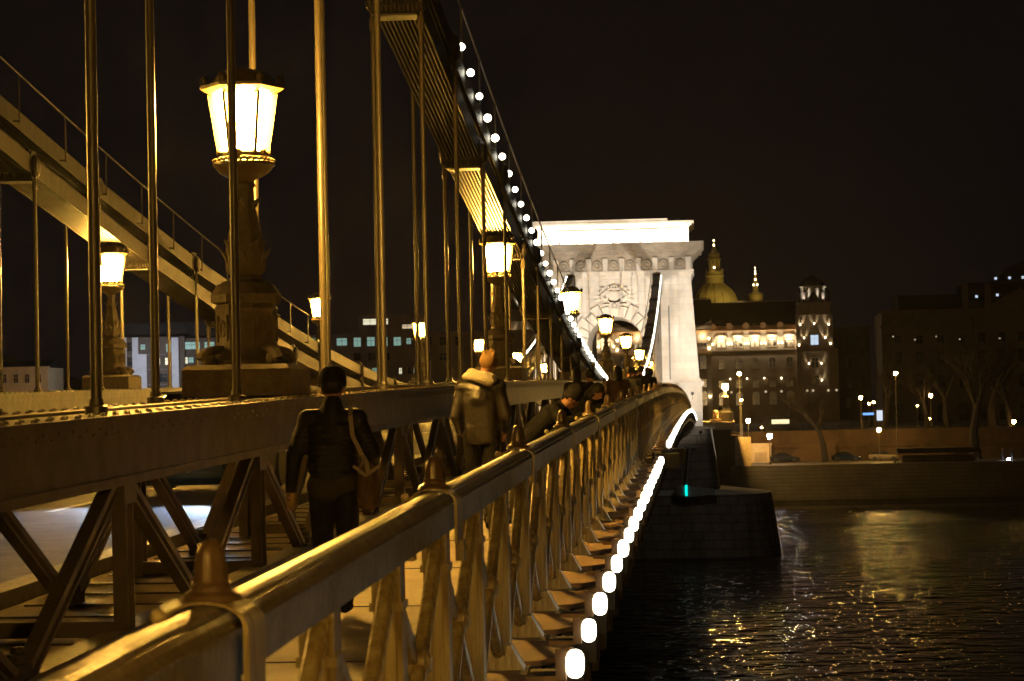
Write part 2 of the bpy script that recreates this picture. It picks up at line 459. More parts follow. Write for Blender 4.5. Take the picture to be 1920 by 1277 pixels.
# --- far bank: stone slope, low quay, wall, promenade, city ground
ZQ, ZP = -7.2, -3.0
tag(MB().prism([(317.5, ZW-1), (319.5, ZW+0.4), (319.9, ZW+1.2), (326, ZQ), (326, ZW-1)], -700, 700, 'x').build('river_embankment', M['quay_dark']), kind='structure')
tag(MB().box(-700, 700, 326, 345, ZQ-1, ZQ+0.02).build('quay_road', M['ground']), kind='structure')
tag(MB().box(-700, 700, 344.98, 900, ZP-1, ZP).build('ground', M['ground']), kind='structure')
w = empty('quay_wall', (0, 345, ZQ))
tag(w, 'long stone retaining wall of the far quay lit orange by street lamps', 'wall')
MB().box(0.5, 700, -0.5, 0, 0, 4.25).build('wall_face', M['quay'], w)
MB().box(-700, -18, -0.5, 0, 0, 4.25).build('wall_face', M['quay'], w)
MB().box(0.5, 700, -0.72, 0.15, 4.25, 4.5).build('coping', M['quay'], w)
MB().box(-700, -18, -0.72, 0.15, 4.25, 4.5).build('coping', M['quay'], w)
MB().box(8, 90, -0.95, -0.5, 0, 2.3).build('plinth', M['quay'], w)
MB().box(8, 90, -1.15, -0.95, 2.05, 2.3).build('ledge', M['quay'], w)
MB().prism([(11, 0), (19, 0), (19, 3.0), (15.5, 3.0)], -1.7, -1.16, 'y').build('ramp_wall', M['quay'], w)
for i in range(9): MB().box(27.5+i*.42, 36, -1.9, -1.21, i*.22, i*.22+.218).build('step', M['quay'], w)
for x in (14.5, 24, 31, 38.0):
    MB().box(x, x+1.1, -1.2, -0.95, 0, 2.6).build('buttress', M['quay'], w)

# ================================================================== the near railing
rail = empty('river_railing', (XR, 0, 0))
tag(rail, 'cast iron bridge railing with knobbed posts and crossed bars beside the river', 'railing')
_h = [(.062,0),(.062,.098),(.078,.104),(.078,.116),(.060,.121),(.060,.136),(.047,.150),(.036,.151),(.034,.161),(.016,.168)]
HP = _h + [(-x, z) for x, z in _h[::-1]]
RH = 1.14
def post_mesh():
    b = MB()
    b.box(-.036, .036, -.058, .058, .10, RH-.168)                       # shaft
    for dy in (-.046, -.0155, .0155, .046): b.box(.036, .055, dy-.009, dy+.009, .14, RH-.30)   # flutes river side
    for dy in (-.030, 0, .030): b.box(-.050, -.036, dy-.010, dy+.010, .14, RH-.30)
    for dx in (-.022, .022): b.box(dx-.010, dx+.010, -.072, -.058, .14, RH-.30)
    b.box(-.060, .060, -.076, .076, RH-.335, RH-.305)                   # collar
    b.box(-.052, .052, -.068, .068, RH-.305, RH-.169)                   # capital
    b.frus(-.10, .13, -.085, .085, 0, -.055, .058, -.062, .062, .13)    # shoe
    b.box(-.11, .15, -.10, .10, -.03, 0.0)
    return b
def cross_mesh():
    b = MB()
    t, z0, z1 = 0.050, .09, RH-.20
    for s_ in (-1, 1):
        p = (0.012*s_, .05, z0 if s_ > 0 else z1); q = (0.012*s_, 1.45, z1 if s_ > 0 else z0)
        b.beam(p, q, 0.066, t, (1, 0, 0), 0.010)
        pr = Vector(q) - Vector(p)
        b.beam((Vector(p)+Vector((.026*s_, 0, 0)))[:], (Vector(q)+Vector((.026*s_, 0, 0)))[:], 0.016, 0.014, (1, 0, 0))
    zc = (z0+z1)/2
    b.lathe([(.0,-.062),(.030,-.060),(.042,-.045),(.058,-.040),(.064,-.02),(.064,.02),(.058,.040),(.042,.045),(.030,.060),(0,.062)], (0, .75, zc), 12, 'x')
    # small scroll feet where the bars meet the post and the rail
    for y in (.06, 1.44):
        b.lathe([(.0,-.03),(.034,-.028),(.034,.028),(0,.03)], (0, y, z0+.02), 10, 'x')
        b.lathe([(.0,-.03),(.032,-.028),(.032,.028),(0,.03)], (0, y, z1+.01), 10, 'x')
    return b
def finial_mesh():
    b = MB()
    b.lathe([(.074,.008),(.068,.022),(.048,.032),(.045,.040),(.047,.046),(.040,.054)], (0,0,RH), 16)
    b.lathe([(.039,.050),(.037,.072),(.035,.098),(.031,.120),(.024,.136),(.012,.147),(0,.150)], (0,0,RH), 24, ribs=10, ribd=.06)
    return b
def saddle_mesh():
    b = MB()
    arch = []
    for i in range(13):
        t = math.pi*i/12
        arch.append((.104*math.cos(t), RH-.050 + .064*math.sin(t)))
    out = [(.104, RH-.225)] + arch + [(-.104, RH-.225)]
    inn = [(-.0915, RH-.215)] + [(-.0915*math.cos(math.pi*i/12)*1.0, RH-.04 + .050*math.sin(math.pi*i/12)) for i in range(13)] + [(.0915, RH-.215)]
    poly = out + inn
    n = len(out)
    vs = [(x, -.10, z) for x, z in poly] + [(x, .10, z) for x, z in poly]; N = len(poly); fs = []
    m = len(inn)
    for i in range(N): fs.append((i, (i+1) % N, N+(i+1) % N, N+i))
    for i in range(n-1):
        a, c = i, N-1-i
        fs.append((a, a+1, c-1, c)); fs.append((N+a, N+a+1, N+c-1, N+c))
    b.add(vs, fs)
    b.box(.088, .122, -.05, .05, RH-.29, RH-.205)
    b.box(-.122, -.088, -.05, .05, RH-.29, RH-.205)
    b.ball((-.125, 0, RH-.028), .020, 10, 6)
    b.ball((.118, 0, RH-.235), .016, 8, 6)
    return b
def plate_mesh():
    return MB().prism([(-.06, .10), (.20, .22), (.32, .45), (.32, .85), (.20, 1.12), (-.06, 1.22)], -.02, .012)
def bracket_mesh():
    b = MB()
    b.box(.10, .43, -.045, .045, -.10, -.035)
    b.frus(.10, .36, -.03, .03, -.32, .10, .43, -.03, .03, -.10)
    b.box(.40, .455, -.07, .07, -.16, .02)
    b.box(.16, .40, -.06, .06, -.034, -.012)
    return b
PM, CM, FM, SM_, LM, BM = [None]*6
def make_bay(first):
    y0 = 5.35 + 4.5*first
    bay = empty('railing_bay', (0, 0, 0), parent=rail)
    MB().sweep(HP, [0.0, 4.5], lambda y: RH-.168).build('handrail', M['rail'], bay)
    for j in range(3):
        o = post_mesh().build('post', M['lattice'], bay); o.location.y = 1.5*j
        o = cross_mesh().build('crossed_bars', M['lattice'], bay, True); o.location.y = 1.5*j
        o = plate_mesh().build('ledge_plate', M['ledge'], bay); o.location.y = 1.5*j
        o = bracket_mesh().build('bracket', M['darkiron'], bay); o.location.y = 1.5*j
    saddle_mesh().build('rail_clamp', M['lattice'], bay, True)
    finial_mesh().build('finial', M['finial'], bay, True)
    return bay
def set_bay(bay, n):
    y0 = 5.35 + 4.5*n
    bay.location = (0, y0, deck(y0))
    bay.rotation_euler = (math.atan2(deck(y0+4.5)-deck(y0), 4.5), 0, 0)
bay0 = make_bay(0); set_bay(bay0, 0)
for n in range(1, 49):
    b_ = copy_tree(bay0, rail); set_bay(b_, n)
# the railing's curved start, swinging out round the near tower
path = [Vector(p) for p in ((0, 5.35, deck(5.35)), (0, 4.6, .11), (0, 3.85, .09), (.06, 3.45, .07), (.34, 3.05, .04), (.85, 2.78, .02), (1.6, 2.65, 0), (2.4, 2.35, 0), (3.0, 1.7, 0), (3.25, .8, 0), (3.3, -2, 0), (3.3, -8, 0))]
bay = empty('railing_bay', (0, 0, 0), parent=rail)
vs = []; fs = []; n = len(HP)
for i, p in enumerate(path):
    d = (path[min(i+1, len(path)-1)] - path[max(i-1, 0)]); d.z = 0; d.normalize()
    a = Vector((-d.y, d.x, 0)) * -1
    if i == 0: a = Vector((-1, 0, 0))
    for px, pz in HP: vs.append(p + a*px + Vector((0, 0, pz + RH - .168)))
for i in range(len(path)-1):
    for k in range(n): fs.append((i*n+k, i*n+(k+1) % n, (i+1)*n+(k+1) % n, (i+1)*n+k))
fs.append(tuple(range(n))); fs.append(tuple((len(path)-1)*n+k for k in range(n)))
MB().add(vs, fs).build('handrail', M['rail'], bay)
for (x, y, rz) in ((0, 3.85, 0), (.85, 2.78, R(-65)), (2.4, 2.35, R(-115)), (3.25, .8, R(-170)), (3.3, -1.2, R(180)), (3.3, -3.2, R(180))):
    o = post_mesh().build('post', M['lattice'], bay); o.location = (x, y, 0.09 if y > 3 else 0); o.rotation_euler.z = rz
o = cross_mesh().build('crossed_bars', M['lattice'], bay, True); o.location = (0, 3.85, .09)
for (x, y, rz) in ((0.0, 3.85, R(-130)), (.85, 2.78, R(-108)), (2.4, 2.35, R(-150)), (3.3, .8, R(180))):
    o = cross_mesh().build('crossed_bars', M['lattice'], bay, True); o.location = (x, y, 0.03); o.rotation_euler.z = rz

# ================================================================== stiffening girders
def girder(name, xo, xi, label, detailed, ytop0=2.0):
    """xo/xi: faces towards the pavement / the road"""
    g = empty(name, ((xo+xi)/2, 0, 0)); tag(g, label, 'girder')
    cx = (xo+xi)/2; hw = abs(xo-xi)/2
    yy = [ytop0] + [y for y in ys if y > ytop0]
    m = M['girder'] if detailed else M['girder_far']
    top = MB().sweep([(-hw-.03, GTOP-.022), (hw+.03, GTOP-.022), (hw+.03, GTOP), (-hw-.03, GTOP)], yy, deck)
    for sx in (-1, 1):                                                  # web plates and their angle irons
        top.sweep([(sx*hw-.012*(sx+1), GTOP-.42), (sx*hw+.012*(1-sx), GTOP-.42), (sx*hw+.012*(1-sx), GTOP-.022), (sx*hw-.012*(sx+1), GTOP-.022)], yy, deck)
        xa = sx*(hw+.008)
        top.sweep([(xa-.008, GTOP-.12), (xa+.008, GTOP-.12), (xa+.008, GTOP-.022), (xa-.008, GTOP-.022)], yy, deck)
        top.sweep([(xa-.008, GTOP-.44), (xa+.008, GTOP-.44), (xa+.008, GTOP-.38), (xa-.008, GTOP-.38)], yy, deck)
    top.sweep([(-.09, GTOP+.001), (.09, GTOP+.001), (.09, GTOP+.02), (-.09, GTOP+.02)], yy, deck)
    # the rivets belong to the chord: domes on the flange, buttons on the web
    def dome(x, y, z, r):
        o = len(top.v); n = 6
        for rr, zz in ((r, 0), (r*.72, r*.55)):
            for k in range(n): top.v.append((x + rr*math.cos(k*math.pi/3), y + rr*math.sin(k*math.pi/3), z+zz))
        top.v.append((x, y, z+r*.78))
        for k in range(n):
            top.f.append((o+k, o+(k+1) % n, o+n+(k+1) % n, o+n+k)); top.f.append((o+n+k, o+n+(k+1) % n, o+2*n))
    def button(x, y, z, r, sx):
        o = len(top.v); n = 6
        for k in range(n): top.v.append((x, y + r*math.cos(k*math.pi/3), z + r*math.sin(k*math.pi/3)))
        top.v.append((x+sx*r*.7, y, z))
        for k in range(n): top.f.append((o+k, o+(k+1) % n, o+n))
    y = 9.0 if detailed else 30.0
    yend = 100 if detailed else 62
    i = 0
    while y < yend:
        z = deck(y) + GTOP
        step = .30 if y < 45 else .36
        rr = .026
        for j, fx in enumerate((.93, .72, -.72, -.93)):
            off = step/2 if j % 2 else 0
            dome(fx*hw, y+off, deck(y+off)+GTOP, rr)
        if detailed and y < 60:
            button(hw+.016, y, z-.07, .016, 1); button(hw+.016, y+step/2, z-.10, .016, 1)
        if not detailed:
            for zz in (.07, .16): button(hw+.016, y, z-zz, .018, 1)
        y += step
    top.build('top_chord', m, g).location.x = 0
    MB().sweep([(-hw-.02, -.02), (-hw+.22, -.02), (-hw+.22, -.22), (-hw-.02, -.22)], yy, deck).build('bottom_chord', m, g)
    MB().sweep([(hw-.16, -.02), (hw+.02, -.02), (hw+.02, .05), (hw-.16, .05)], yy, deck).build('bottom_chord', m, g)
    H = GTOP
    def post(sx):
        b = MB(); x = sx*(hw-.05)
        b.box(x-.045, x+.045, -.10, -.082, -.02, H-.40); b.box(x-.045, x+.045, .082, .10, -.02, H-.40)
        b.box(x-.012, x+.012, -.082, .082, -.02, H-.40)
        b.box(x-.055*1, x+.055*1, -.16, .16, H-.56, H-.405)
        return b
    def diag(sx, s):
        b = MB(); x = sx*(hw-.075)
        p = (x, s*.10, H-.42); q = (x, s*2.13, .03)
        for off in (-.05, .05):
            b.beam((x+.0, p[1], p[2]+off*.9), (x, q[1], q[2]+off*.9), .020 if off < 0 else .05, .085, (1, 0, 0))
        return b
    def node(sx, s):
        b = MB(); x = sx*(hw-.075)
        b.box(x-.07, x+.07, s*2.25-.17, s*2.25+.17, -.019, .07)
        b.lathe([(.085, 0), (.085, .05), (.06, .055), (.06, .10), (.035, .105), (.035, .14), (0, .14)], (x, s*2.25, .07), 10)
        return b
    def mid_tie():
        return MB().box(-hw+.03, hw-.03, -.05, .05, .0, .10)
    if detailed:
        pan = empty('truss_panel', (0, 0, 0), parent=g)
        for sx in (-1, 1):
            post(sx).build('post', m, pan)
            for s in (-1, 1): diag(sx, s).build('diagonal', m, pan)
            node(sx, 1).build('node_casting', M['darkiron'], pan)
        mid_tie().build('cross_tie', m, pan)
    else:
        b = MB()
        for sx in (-1, 1):
            for q in [post(sx)] + [diag(sx, s) for s in (-1, 1)] + [node(sx, 1)]: b.add(q.v, q.f)
        pan = b.build('truss_panel', m, g)
    first = True
    for k in range(-2, 47):
        y = 14.6 + 4.5*k
        p = pan if first else copy_tree(pan, g)
        first = False
        p.location = (0, y, deck(y))
        p.rotation_euler = (math.atan2(deck(y+1)-deck(y-1), 2), 0, 0)
    return g
girder('near_girder' if False else 'stiffening_girder', XO, XI, 'khaki riveted stiffening girder between the pavement and the road', True)
girder('stiffening_girder', -11.78, -12.88, 'pale riveted stiffening girder on the far side of the road', False)

# ================================================================== suspension chains
def tierz(y, t): return lampz(y) + (-.10 if t else -.70)      # t=1 upper tier, 0 lower tier
def yk(k): return 14.6 + 4.5*k
def chain(cx, label, outer, kmin):
    c = empty('suspension_chain', (cx, 0, 0)); tag(c, label, 'chain')
    W = .31
    for t in (0, 1):
        ks = [k for k in range(kmin, 48) if k % 2 == t]
        for k in ks:
            y0, y1 = yk(k), yk(k+2)
            z0, z1 = tierz(y0, t), tierz(y1, t)
            if max(z0, z1) < deck((y0+y1)/2) + GTOP - .1: continue
            y1 = min(y1, 224.3); z1 = tierz(y1, t)
            if y0 > 223: continue
            sl = (z1-z0)/(y1-y0)
            b = MB()
            nb = 11
            for i in range(nb):
                x = -W + 2*W*i/(nb-1)
                e = .0 if i % 2 else .10
                b.beam((x, y0-.0+e, z0+sl*e), (x, y1+0-e, z1-sl*e), .34, .026, (1, 0, 0))
            b.build('eyebar_link', M['chain'], c)
            # joint: pin with caps and the wide eye plates
            j = MB()
            for i in range(nb):
                x = -W + 2*W*i/(nb-1)
                j.lathe([(.0,-.022),(.27,-.022),(.27,.022),(0,.022)], (x, y0, z0), 14, 'x')
            j.box(-W, W, y0-.24, y0+.24, z0-.285, z0-.262)
            j.box(-W, W, y0-.24, y0+.24, z0+.262, z0+.285)
            for sx in (-1, 1):
                j.lathe([(.0,0),(.20,0),(.20,.05*sx),(.15,.09*sx),(.0,.11*sx)] if sx > 0 else [(0,-.11),(.15,-.09),(.20,-.05),(.20,0),(0,0)], (sx*(W+.022), y0, z0), 14, 'x')
            j.build('chain_joint', M['chain'], c)
            # two hangers, one each side of the chain
            gz = deck(y0) + GTOP
            if z0 > gz + .3:
                for sx in (-1, 1):
                    h = MB().tube([(sx*(W+.03), y0, gz-.2), (sx*(W+.03), y0, z0)], .036, 10)
                    h.lathe([(.075, 0), (.075, .05), (.05, .06), (.045, .10)], (sx*(W+.03), y0, gz+.002), 10)
                    h.lathe([(.036, 0), (.052, .03), (.052, .16), (.036, .2)], (sx*(W+.03), y0, z0-.46), 8)
                    h.build('hanger', M['hanger'], c, True)
    # hand rails of the chain's inspection path
    for sx in (-1, 1):
        for (ya, yb) in ((22.4, 70.4), (154.4, 222)):
            pts = []; y = ya
            b = MB()
            i = 0
            while y <= yb:
                pts.append((sx*(W+.12), y, lampz(y)+.65)); 
                b.tube([(sx*(W+.12), y, lampz(y)-.22), (sx*(W+.12), y, lampz(y)+.65)], .016, 5)
                b.beam((sx*(W-.02), y, lampz(y)-.18), (sx*(W+.13), y, lampz(y)-.18), .03, .03)
                y += 3.0
            b.tube(pts, .018, 6)
            b.build('handrail', M['hanger'], c)
    return c
near_chain = chain(-4.17, 'near double chain of long ribbed eyebars with rod hangers rising over the lamps', 1, 0)
far_chain = chain(-12.33, 'far double chain across the road behind the first two lamps', -1, 3)

# ================================================================== bridge lamps
lp = empty('bridge_lamp', (0, 0, 0))
def hexa(r0, z0, r1, z1, n=6, rot=R(30)):
    return [(r0, z0), (r1, z1)]
b = MB()
b.box(-.49, .49, -.56, .56, 0, .24); b.frus(-.49, .49, -.56, .56, .24, -.45, .45, -.51, .51, .285)
b.build('plinth', M['lampmetal'], lp)
b = MB()
oct_ = R(22.5)
b.lathe([(.38,.285),(.38,.33),(.34,.36),(.30,.40),(.285,.50),(.275,.72),(.295,.80),(.27,.84)], (0,0,0), 8, rot=oct_)
b.lathe([(.27,.84),(.325,.86),(.33,.93),(.30,.97),(.27,1.02),(.20,1.05)], (0,0,0), 8, rot=oct_)
for k in range(8):                                       # framed wreath niches
    a = oct_*2*k
    cx_, cy_ = .262*math.cos(a), .262*math.sin(a)
    ta = Vector((-math.sin(a), math.cos(a), 0)); ra = Vector((math.cos(a), math.sin(a), 0))
    for s in (-1, 1):
        p = Vector((cx_, cy_, 0)) + ta*s*.075
        b.beam((p + Vector((0,0,.50)))[:], (p + Vector((0,0,.74)))[:], .02, .03, ra)
    pts = [(Vector((cx_, cy_, .62)) + ta*.045*math.cos(t*math.pi/6) + Vector((0,0,.07*math.sin(t*math.pi/6))))[:] for t in range(13)]
    b.tube(pts, .014, 5)
b.build('pedestal', M['lampmetal'], lp, True)
b = MB()
for k in range(4):                                       # scroll feet at the corners
    a = R(45 + 90*k); d = Vector((math.cos(a), math.sin(a), 0))
    pts = []
    for i in range(10):
        t = i/9
        pts.append((d*(.36 + .14*math.cos(t*4.2)) + Vector((0, 0, .33 + .11*t + .05*math.sin(t*4.2))))[:])
    b = MB().tube(pts, [.05, .05, .05, .045, .045, .04, .04, .035, .03, .02], 6)
    b.ball((d*.42 + Vector((0, 0, .33)))[:], .075, 8, 6)
    b.build('scroll_foot', M['lampmetal'], lp, True)
b = MB()
b.lathe([(.22,1.05),(.15,1.07),(.13,1.11),(.17,1.16),(.175,1.30),(.150,1.45),(.115,1.62),(.085,1.78),(.075,1.90),(.10,1.94),(.075,1.98)], (0,0,0), 12, ribs=6, ribd=.10)
b.build('shaft', M['lampmetal'], lp, True)
b = MB()                                                 # leaf ornaments leaning off the shaft
for k, (z, r0, s) in enumerate(((1.20, .15, .10), (1.30, .15, .09), (1.72, .09, .07))):
    for q in range(4):
        a = R(45*k + 90*q); d = Vector((math.cos(a), math.sin(a), 0)); t_ = Vector((-math.sin(a), math.cos(a), 0))
        p = d*r0 + Vector((0,0,z))
        v = [p - t_*s*.5, p + t_*s*.5, p + t_*s*.5 + d*s*.35 + Vector((0,0,s)), p + d*s*.95 + Vector((0,0,s*1.5)), p - t_*s*.5 + d*s*.35 + Vector((0,0,s))]
        v2 = [x - d*.02 for x in v]
        b.add(v + v2, [(0,1,2,3,4), (9,8,7,6,5), (0,5,6,1), (1,6,7,2), (2,7,8,3), (3,8,9,4), (4,9,5,0)])
b.build('leaf_ornament', M['lampmetal'], lp)
b = MB()
b.lathe([(.075,1.96),(.10,1.99),(.17,2.02),(.23,2.06),(.265,2.105),(.285,2.12),(.285,2.145),(.265,2.16)], (0,0,0), 24)
for k in range(30):
    a = 2*math.pi*k/30
    b.ball((.277*math.cos(a), .277*math.sin(a), 2.165), .017, 5, 4)
b.lathe([(.25,2.16),(.255,2.19),(.235,2.20),(.235,2.235),(.215,2.25)], (0,0,0), 24)
for k in range(6):
    a = R(30) + 2*math.pi*k/6
    b.ball((.232*math.cos(a), .232*math.sin(a), 2.235), .034, 6, 5)
b.build('gallery', M['lamphead'], lp, True)
b = MB()
rg = R(8)
for k in range(6):
    a = rg + 2*math.pi*k/6
    p = (.203*math.cos(a), .203*math.sin(a), 2.24); q = (.283*math.cos(a), .283*math.sin(a), 2.78)
    b.beam([c*1.03 if i < 2 else c for i, c in enumerate(p)], [c*1.03 if i < 2 else c for i, c in enumerate(q)], .034, .060, (math.cos(a), math.sin(a), 0))
    b.ball((q[0], q[1], 2.775), .028, 6, 5)
b.build('lantern_frame', M['lamphead'], lp)
for k in range(6):
    a0 = rg + 2*math.pi*k/6 + .07; a1 = rg + 2*math.pi*(k+1)/6 - .07
    vs = []
    for (r, z) in ((.190, 2.25), (.268, 2.765)):
        for a in (a0, a1): vs.append((r*math.cos(a), r*math.sin(a), z))
    am = (a0+a1)/2; n_ = Vector((math.cos(am), math.sin(am), 0))*.006
    v2 = [(Vector(v)-n_)[:] for v in vs]
    MB().add(vs+v2, [(0,1,3,2), (6,7,5,4), (0,4,5,1), (1,5,7,3), (3,7,6,2), (2,6,4,0)]).build('lantern_glass', M['glass_lamp'], lp)
b = MB()
b.lathe([(.19,2.775),(.30,2.78),(.34,2.80),(.385,2.83),(.39,2.86),(.36,2.87),(.30,2.885)], (0,0,0), 6, rot=rg)
b.lathe([(.30,2.885),(.27,2.93),(.20,2.99),(.12,3.01),(.05,3.02),(.0,3.04)], (0,0,0), 6, rot=rg)
for k in range(6):
    a = rg + 2*math.pi*k/6
    b.ball((.345*math.cos(a), .345*math.sin(a), 2.90), .045, 6, 5, sz=1.3)
b.build('lantern_roof', M['lamphead'], lp)
n_labels = ['large lit lamp on its tall cast pedestal nearest the camera, above the first pedestrian',
            'second lamp of the near row, glowing under the ribbed chain left of the tower',
            'third lamp of the near row, in front of the left edge of the white tower',
            'fourth lamp of the near row, at the top of the tower archway',
            'fifth lamp of the near row, seen low inside the archway',
            'sixth lamp of the near row, small and close above the far walkers',
            'seventh and farthest lamp of the near row, tiny beside the tower arch']
f_labels = ['nearest lit lamp of the far row, left of the large lamp behind a thick hanger',
            'second lamp of the far row, just right of the double hanger above the hatted walker',
            'third lamp of the far row, alone before the dark office wall',
            'fourth lamp of the far row, beside the head of the hooded man',
            'fifth lamp of the far row, small, right of the hooded man',
            'sixth lamp of the far row, tiny, at the end of the far chain',
            'last lamp of the far row, tiny, close to the tower']
GL_LOW = {}
for ch in KIDS[lp]:
    if ch.name.startswith('lantern_glass'):
        me = ch.data.copy(); me.materials.clear(); me.materials.append(M['glass_lamp_low']); GL_LOW[ch.data.name] = me
first = True
for row, (x, y_0, labs) in enumerate(((-4.17, 21.3, n_labels), (-12.33, 48.3, f_labels))):
    for i in range(7):
        y = y_0 + 27*i
        if y > 222: continue
        o = lp if first else copy_tree(lp)
        first = False
        o.location = (x, y, deck(y)+GTOP+.024)
        tag(o, labs[i], 'street lamp', 'lit lanterns standing on the bridge girders')
for (x, y, z, lab) in ((-4.17, -5.7, GTOP, 'lamp of the near row standing behind the camera'), (-12.33, 21.3, deck(21.3)+GTOP+.024, 'lamp of the far row standing outside the picture on the left'),
                       (2.75, -2.2, 1.0, 'lamp standing on the pavement bulge behind the camera')):
    o = copy_tree(lp); o.location = (x, y, z); tag(o, lab, 'street lamp', 'lit lanterns standing on the bridge girders')
    for ch in KIDS[o]:
        if ch.name.startswith('lantern_glass'):
            ch.data = GL_LOW[ch.data.name]
tag(MB().box(2.2, 3.3, -2.8, -1.6, -.25, 1.0).build('lamp_block', M['stone_plain']), 'stone block carrying the lamp on the bulge of the pavement', 'stone block')

# ================================================================== strings of bulbs
def bulb(name, m, edge):
    r = empty(name)
    if edge:
        MB().lathe([(0,-.082),(.018,-.079),(.034,-.070),(.044,-.052),(.049,-.02),(.049,.02),(.044,.045),(.034,.060),(.018,.067),(0,.068)], (0,0,0), 12).build('bulb', m, r, True)
        b = MB().lathe([(.040,.030),(.050,.034),(.050,.062),(.030,.082),(.0,.086)], (-.042,0.03,0), 12)
        b.box(-.10, -.046, -.022, .022, -.09, .075); b.box(-.26, -.09, -.015, .015, -.10, -.07)
        b.build('housing', M['ledge'], r)
    else:
        MB().ball((0,0,0), .068, 12, 8).build('bulb', m, r, True)
        b = MB().lathe([(.03,0),(.045,.02),(.045,.09),(.03,.12)], (-.20,0,0), 8, 'x')
        b.box(-.20, -.13, -.012, .012, -.012, .012); b.build('housing', M['darkiron'], r)
    return r
eb = bulb('deck_edge_light', M['bulb_near'], True); eb2 = bulb('deck_edge_light', M['bulb'], True)
u1 = u2 = False
for n in range(144):
    y = 9.27 + 1.5*n
    if y > 224: break
    if 38.6 < y < 46.5: continue
    near = y < 26
    if near: o = copy_tree(eb) if u1 else eb; u1 = True
    else: o = copy_tree(eb2) if u2 else eb2; u2 = True
    o.location = (-.70, y, deck(y)+.10); o.scale = (random.uniform(.90, 1.06),)*3
    if n == 2: lab = 'largest complete white bulb of the deck edge string, lowest at the bottom of the picture'
    elif n == 3: lab = 'second large bulb of the deck edge string, just above the largest complete one'
    elif n < 2: lab = ('bulb of the deck edge string outside the picture below its bottom border', 'bulb of the deck edge string cut by the bottom border')[n]
    elif y < 38: lab = ('second','second','second','second','third', 'fourth', 'fifth', 'sixth', 'seventh', 'eighth', 'ninth', 'tenth', 'eleventh', 'twelfth', 'thirteenth', 'fourteenth', 'fifteenth', 'sixteenth', 'seventeenth','eighteenth')[n] + ' bright bulb upward along the nearer deck edge string from its largest'
    else: lab = 'small bulb in the curved string along the distant deck edge beyond the navigation boards'
    tag(o, lab, 'light bulb', 'bulbs strung along the deck edge' )
    if y < 38 and n > 3: o['group'] = 'nearer bulbs of the deck edge string'
    elif y > 38: o['group'] = 'farther bulbs of the deck edge string'
cb_ = bulb('chain_light', M['bulb'], False)
ORD = ['first', 'second', 'third', 'fourth', 'fifth', 'sixth', 'seventh', 'eighth', 'ninth', 'tenth', 'eleventh', 'twelfth', 'thirteenth', 'fourteenth', 'fifteenth', 'sixteenth', 'seventeenth', 'eighteenth']
for n in range(0, 125):
    y = 37.4 + 1.5*n
    if y > 223.5: break
    o = copy_tree(cb_) if n > 0 else cb_
    o.location = (-3.75, y, lampz(y)); o.scale = (random.uniform(.86, 1.08),)*3
    if lampz(y) < deck(y)+GTOP+.06:
        for c_ in KIDS.get(o, []): bpy.data.objects.remove(c_)
        bpy.data.objects.remove(o); continue
    if n < 18: tag(o, ORD[n] + ' round white bulb from the top of the near chain string', 'light bulb', 'uppermost bulbs on the near chain')
    elif y < 112: tag(o, 'round white bulb on the near chain where it descends to the right', 'light bulb', 'bulbs on the falling half of the near chain')
    else: tag(o, 'round white bulb on the near chain where it climbs the tower face', 'light bulb', 'bulbs on the climbing half of the near chain')
for n in range(0, 52):
    y = 147 + 1.5*n
    if y > 223.5: break
    o = copy_tree(cb_); o.location = (-12.75, y, lampz(y)+.12); o.rotation_euler.z = math.pi
    tag(o, 'round white bulb on the far chain where it climbs the tower face', 'light bulb', 'bulbs on the climbing half of the far chain')

# navigation boards hanging from the deck edge, seen edge on
o = empty('navigation_board', (-.66, 41.2, deck(41.2)))
MB().box(-.21, .21, -.4, .4, -.15, .10).build('board', M['girder_far'], o)
MB().box(-.25, -.21, -.3, .3, -.22, .12).build('bracket', M['darkiron'], o)
tag(o, 'pale square board on the deck edge in the bulb string gap, left one', 'sign board')
o = empty('navigation_board', (-.50, 45.0, deck(45)))
MB().box(-.12, .13, -.3, .3, -.22, .06).build('board', M['girder_far'], o)
MB().box(-.30, -.12, -.03, .03, -.12, -.06).build('bracket', M['darkiron'], o)
tag(o, 'pale square board on the deck edge in the bulb string gap, right one', 'sign board')
# ================================================================== the far tower
tw = empty('bridge_tower', (XAX, 224, 0))
tag(tw, 'floodlit white stone bridge tower with a round archway and a heavy cornice', 'tower')
DEP = 9.0
AR, AS = 2.62, 7.4                       # arch radius, springing height
def arch_block(x0b, x1b, x0t, x1t, z0, z1, y0, y1):
    """two battered piers and the wall over the arch, as one body"""
    b = MB()
    n = 16
    # front and back faces as strips: left pier, right pier, spandrel
    def xat(z, a, c): return a + (c-a)*(z-z0)/(z1-z0)
    for sx in (-1, 1):
        o_b, o_t = (x0b, x0t) if sx < 0 else (x1b, x1t)
        zs = [z0, AS] + [AS + AR*math.sin(math.pi/2*i/n) for i in range(1, n+1)] + [z1]
        xi_ = [AR, AR] + [AR*math.cos(math.pi/2*i/n) for i in range(1, n+1)] + [0]
        vs = []
        for z, xi in zip(zs, xi_):
            xo = xat(z, o_b, o_t)
            vs += [(xo, y0, z), (sx*xi, y0, z), (sx*xi, y1, z), (xo, y1, z)]
        fs = []
        for i in range(len(zs)-1):
            a, c = i*4, i*4+4
            fs += [(a, a+1, c+1, c), (a+1, a+2, c+2, c+1), (a+2, a+3, c+3, c+2), (a+3, a, c, c+3)]
        fs += [(0, 1, 2, 3), tuple(len(vs)-4+i for i in range(4))]
        b.add(vs, fs)
    return b
arch_block(-7.93, 7.93, -7.32, 7.32, 3.95, 13.75, 0, DEP).build('arch_body', M['stone'], tw)
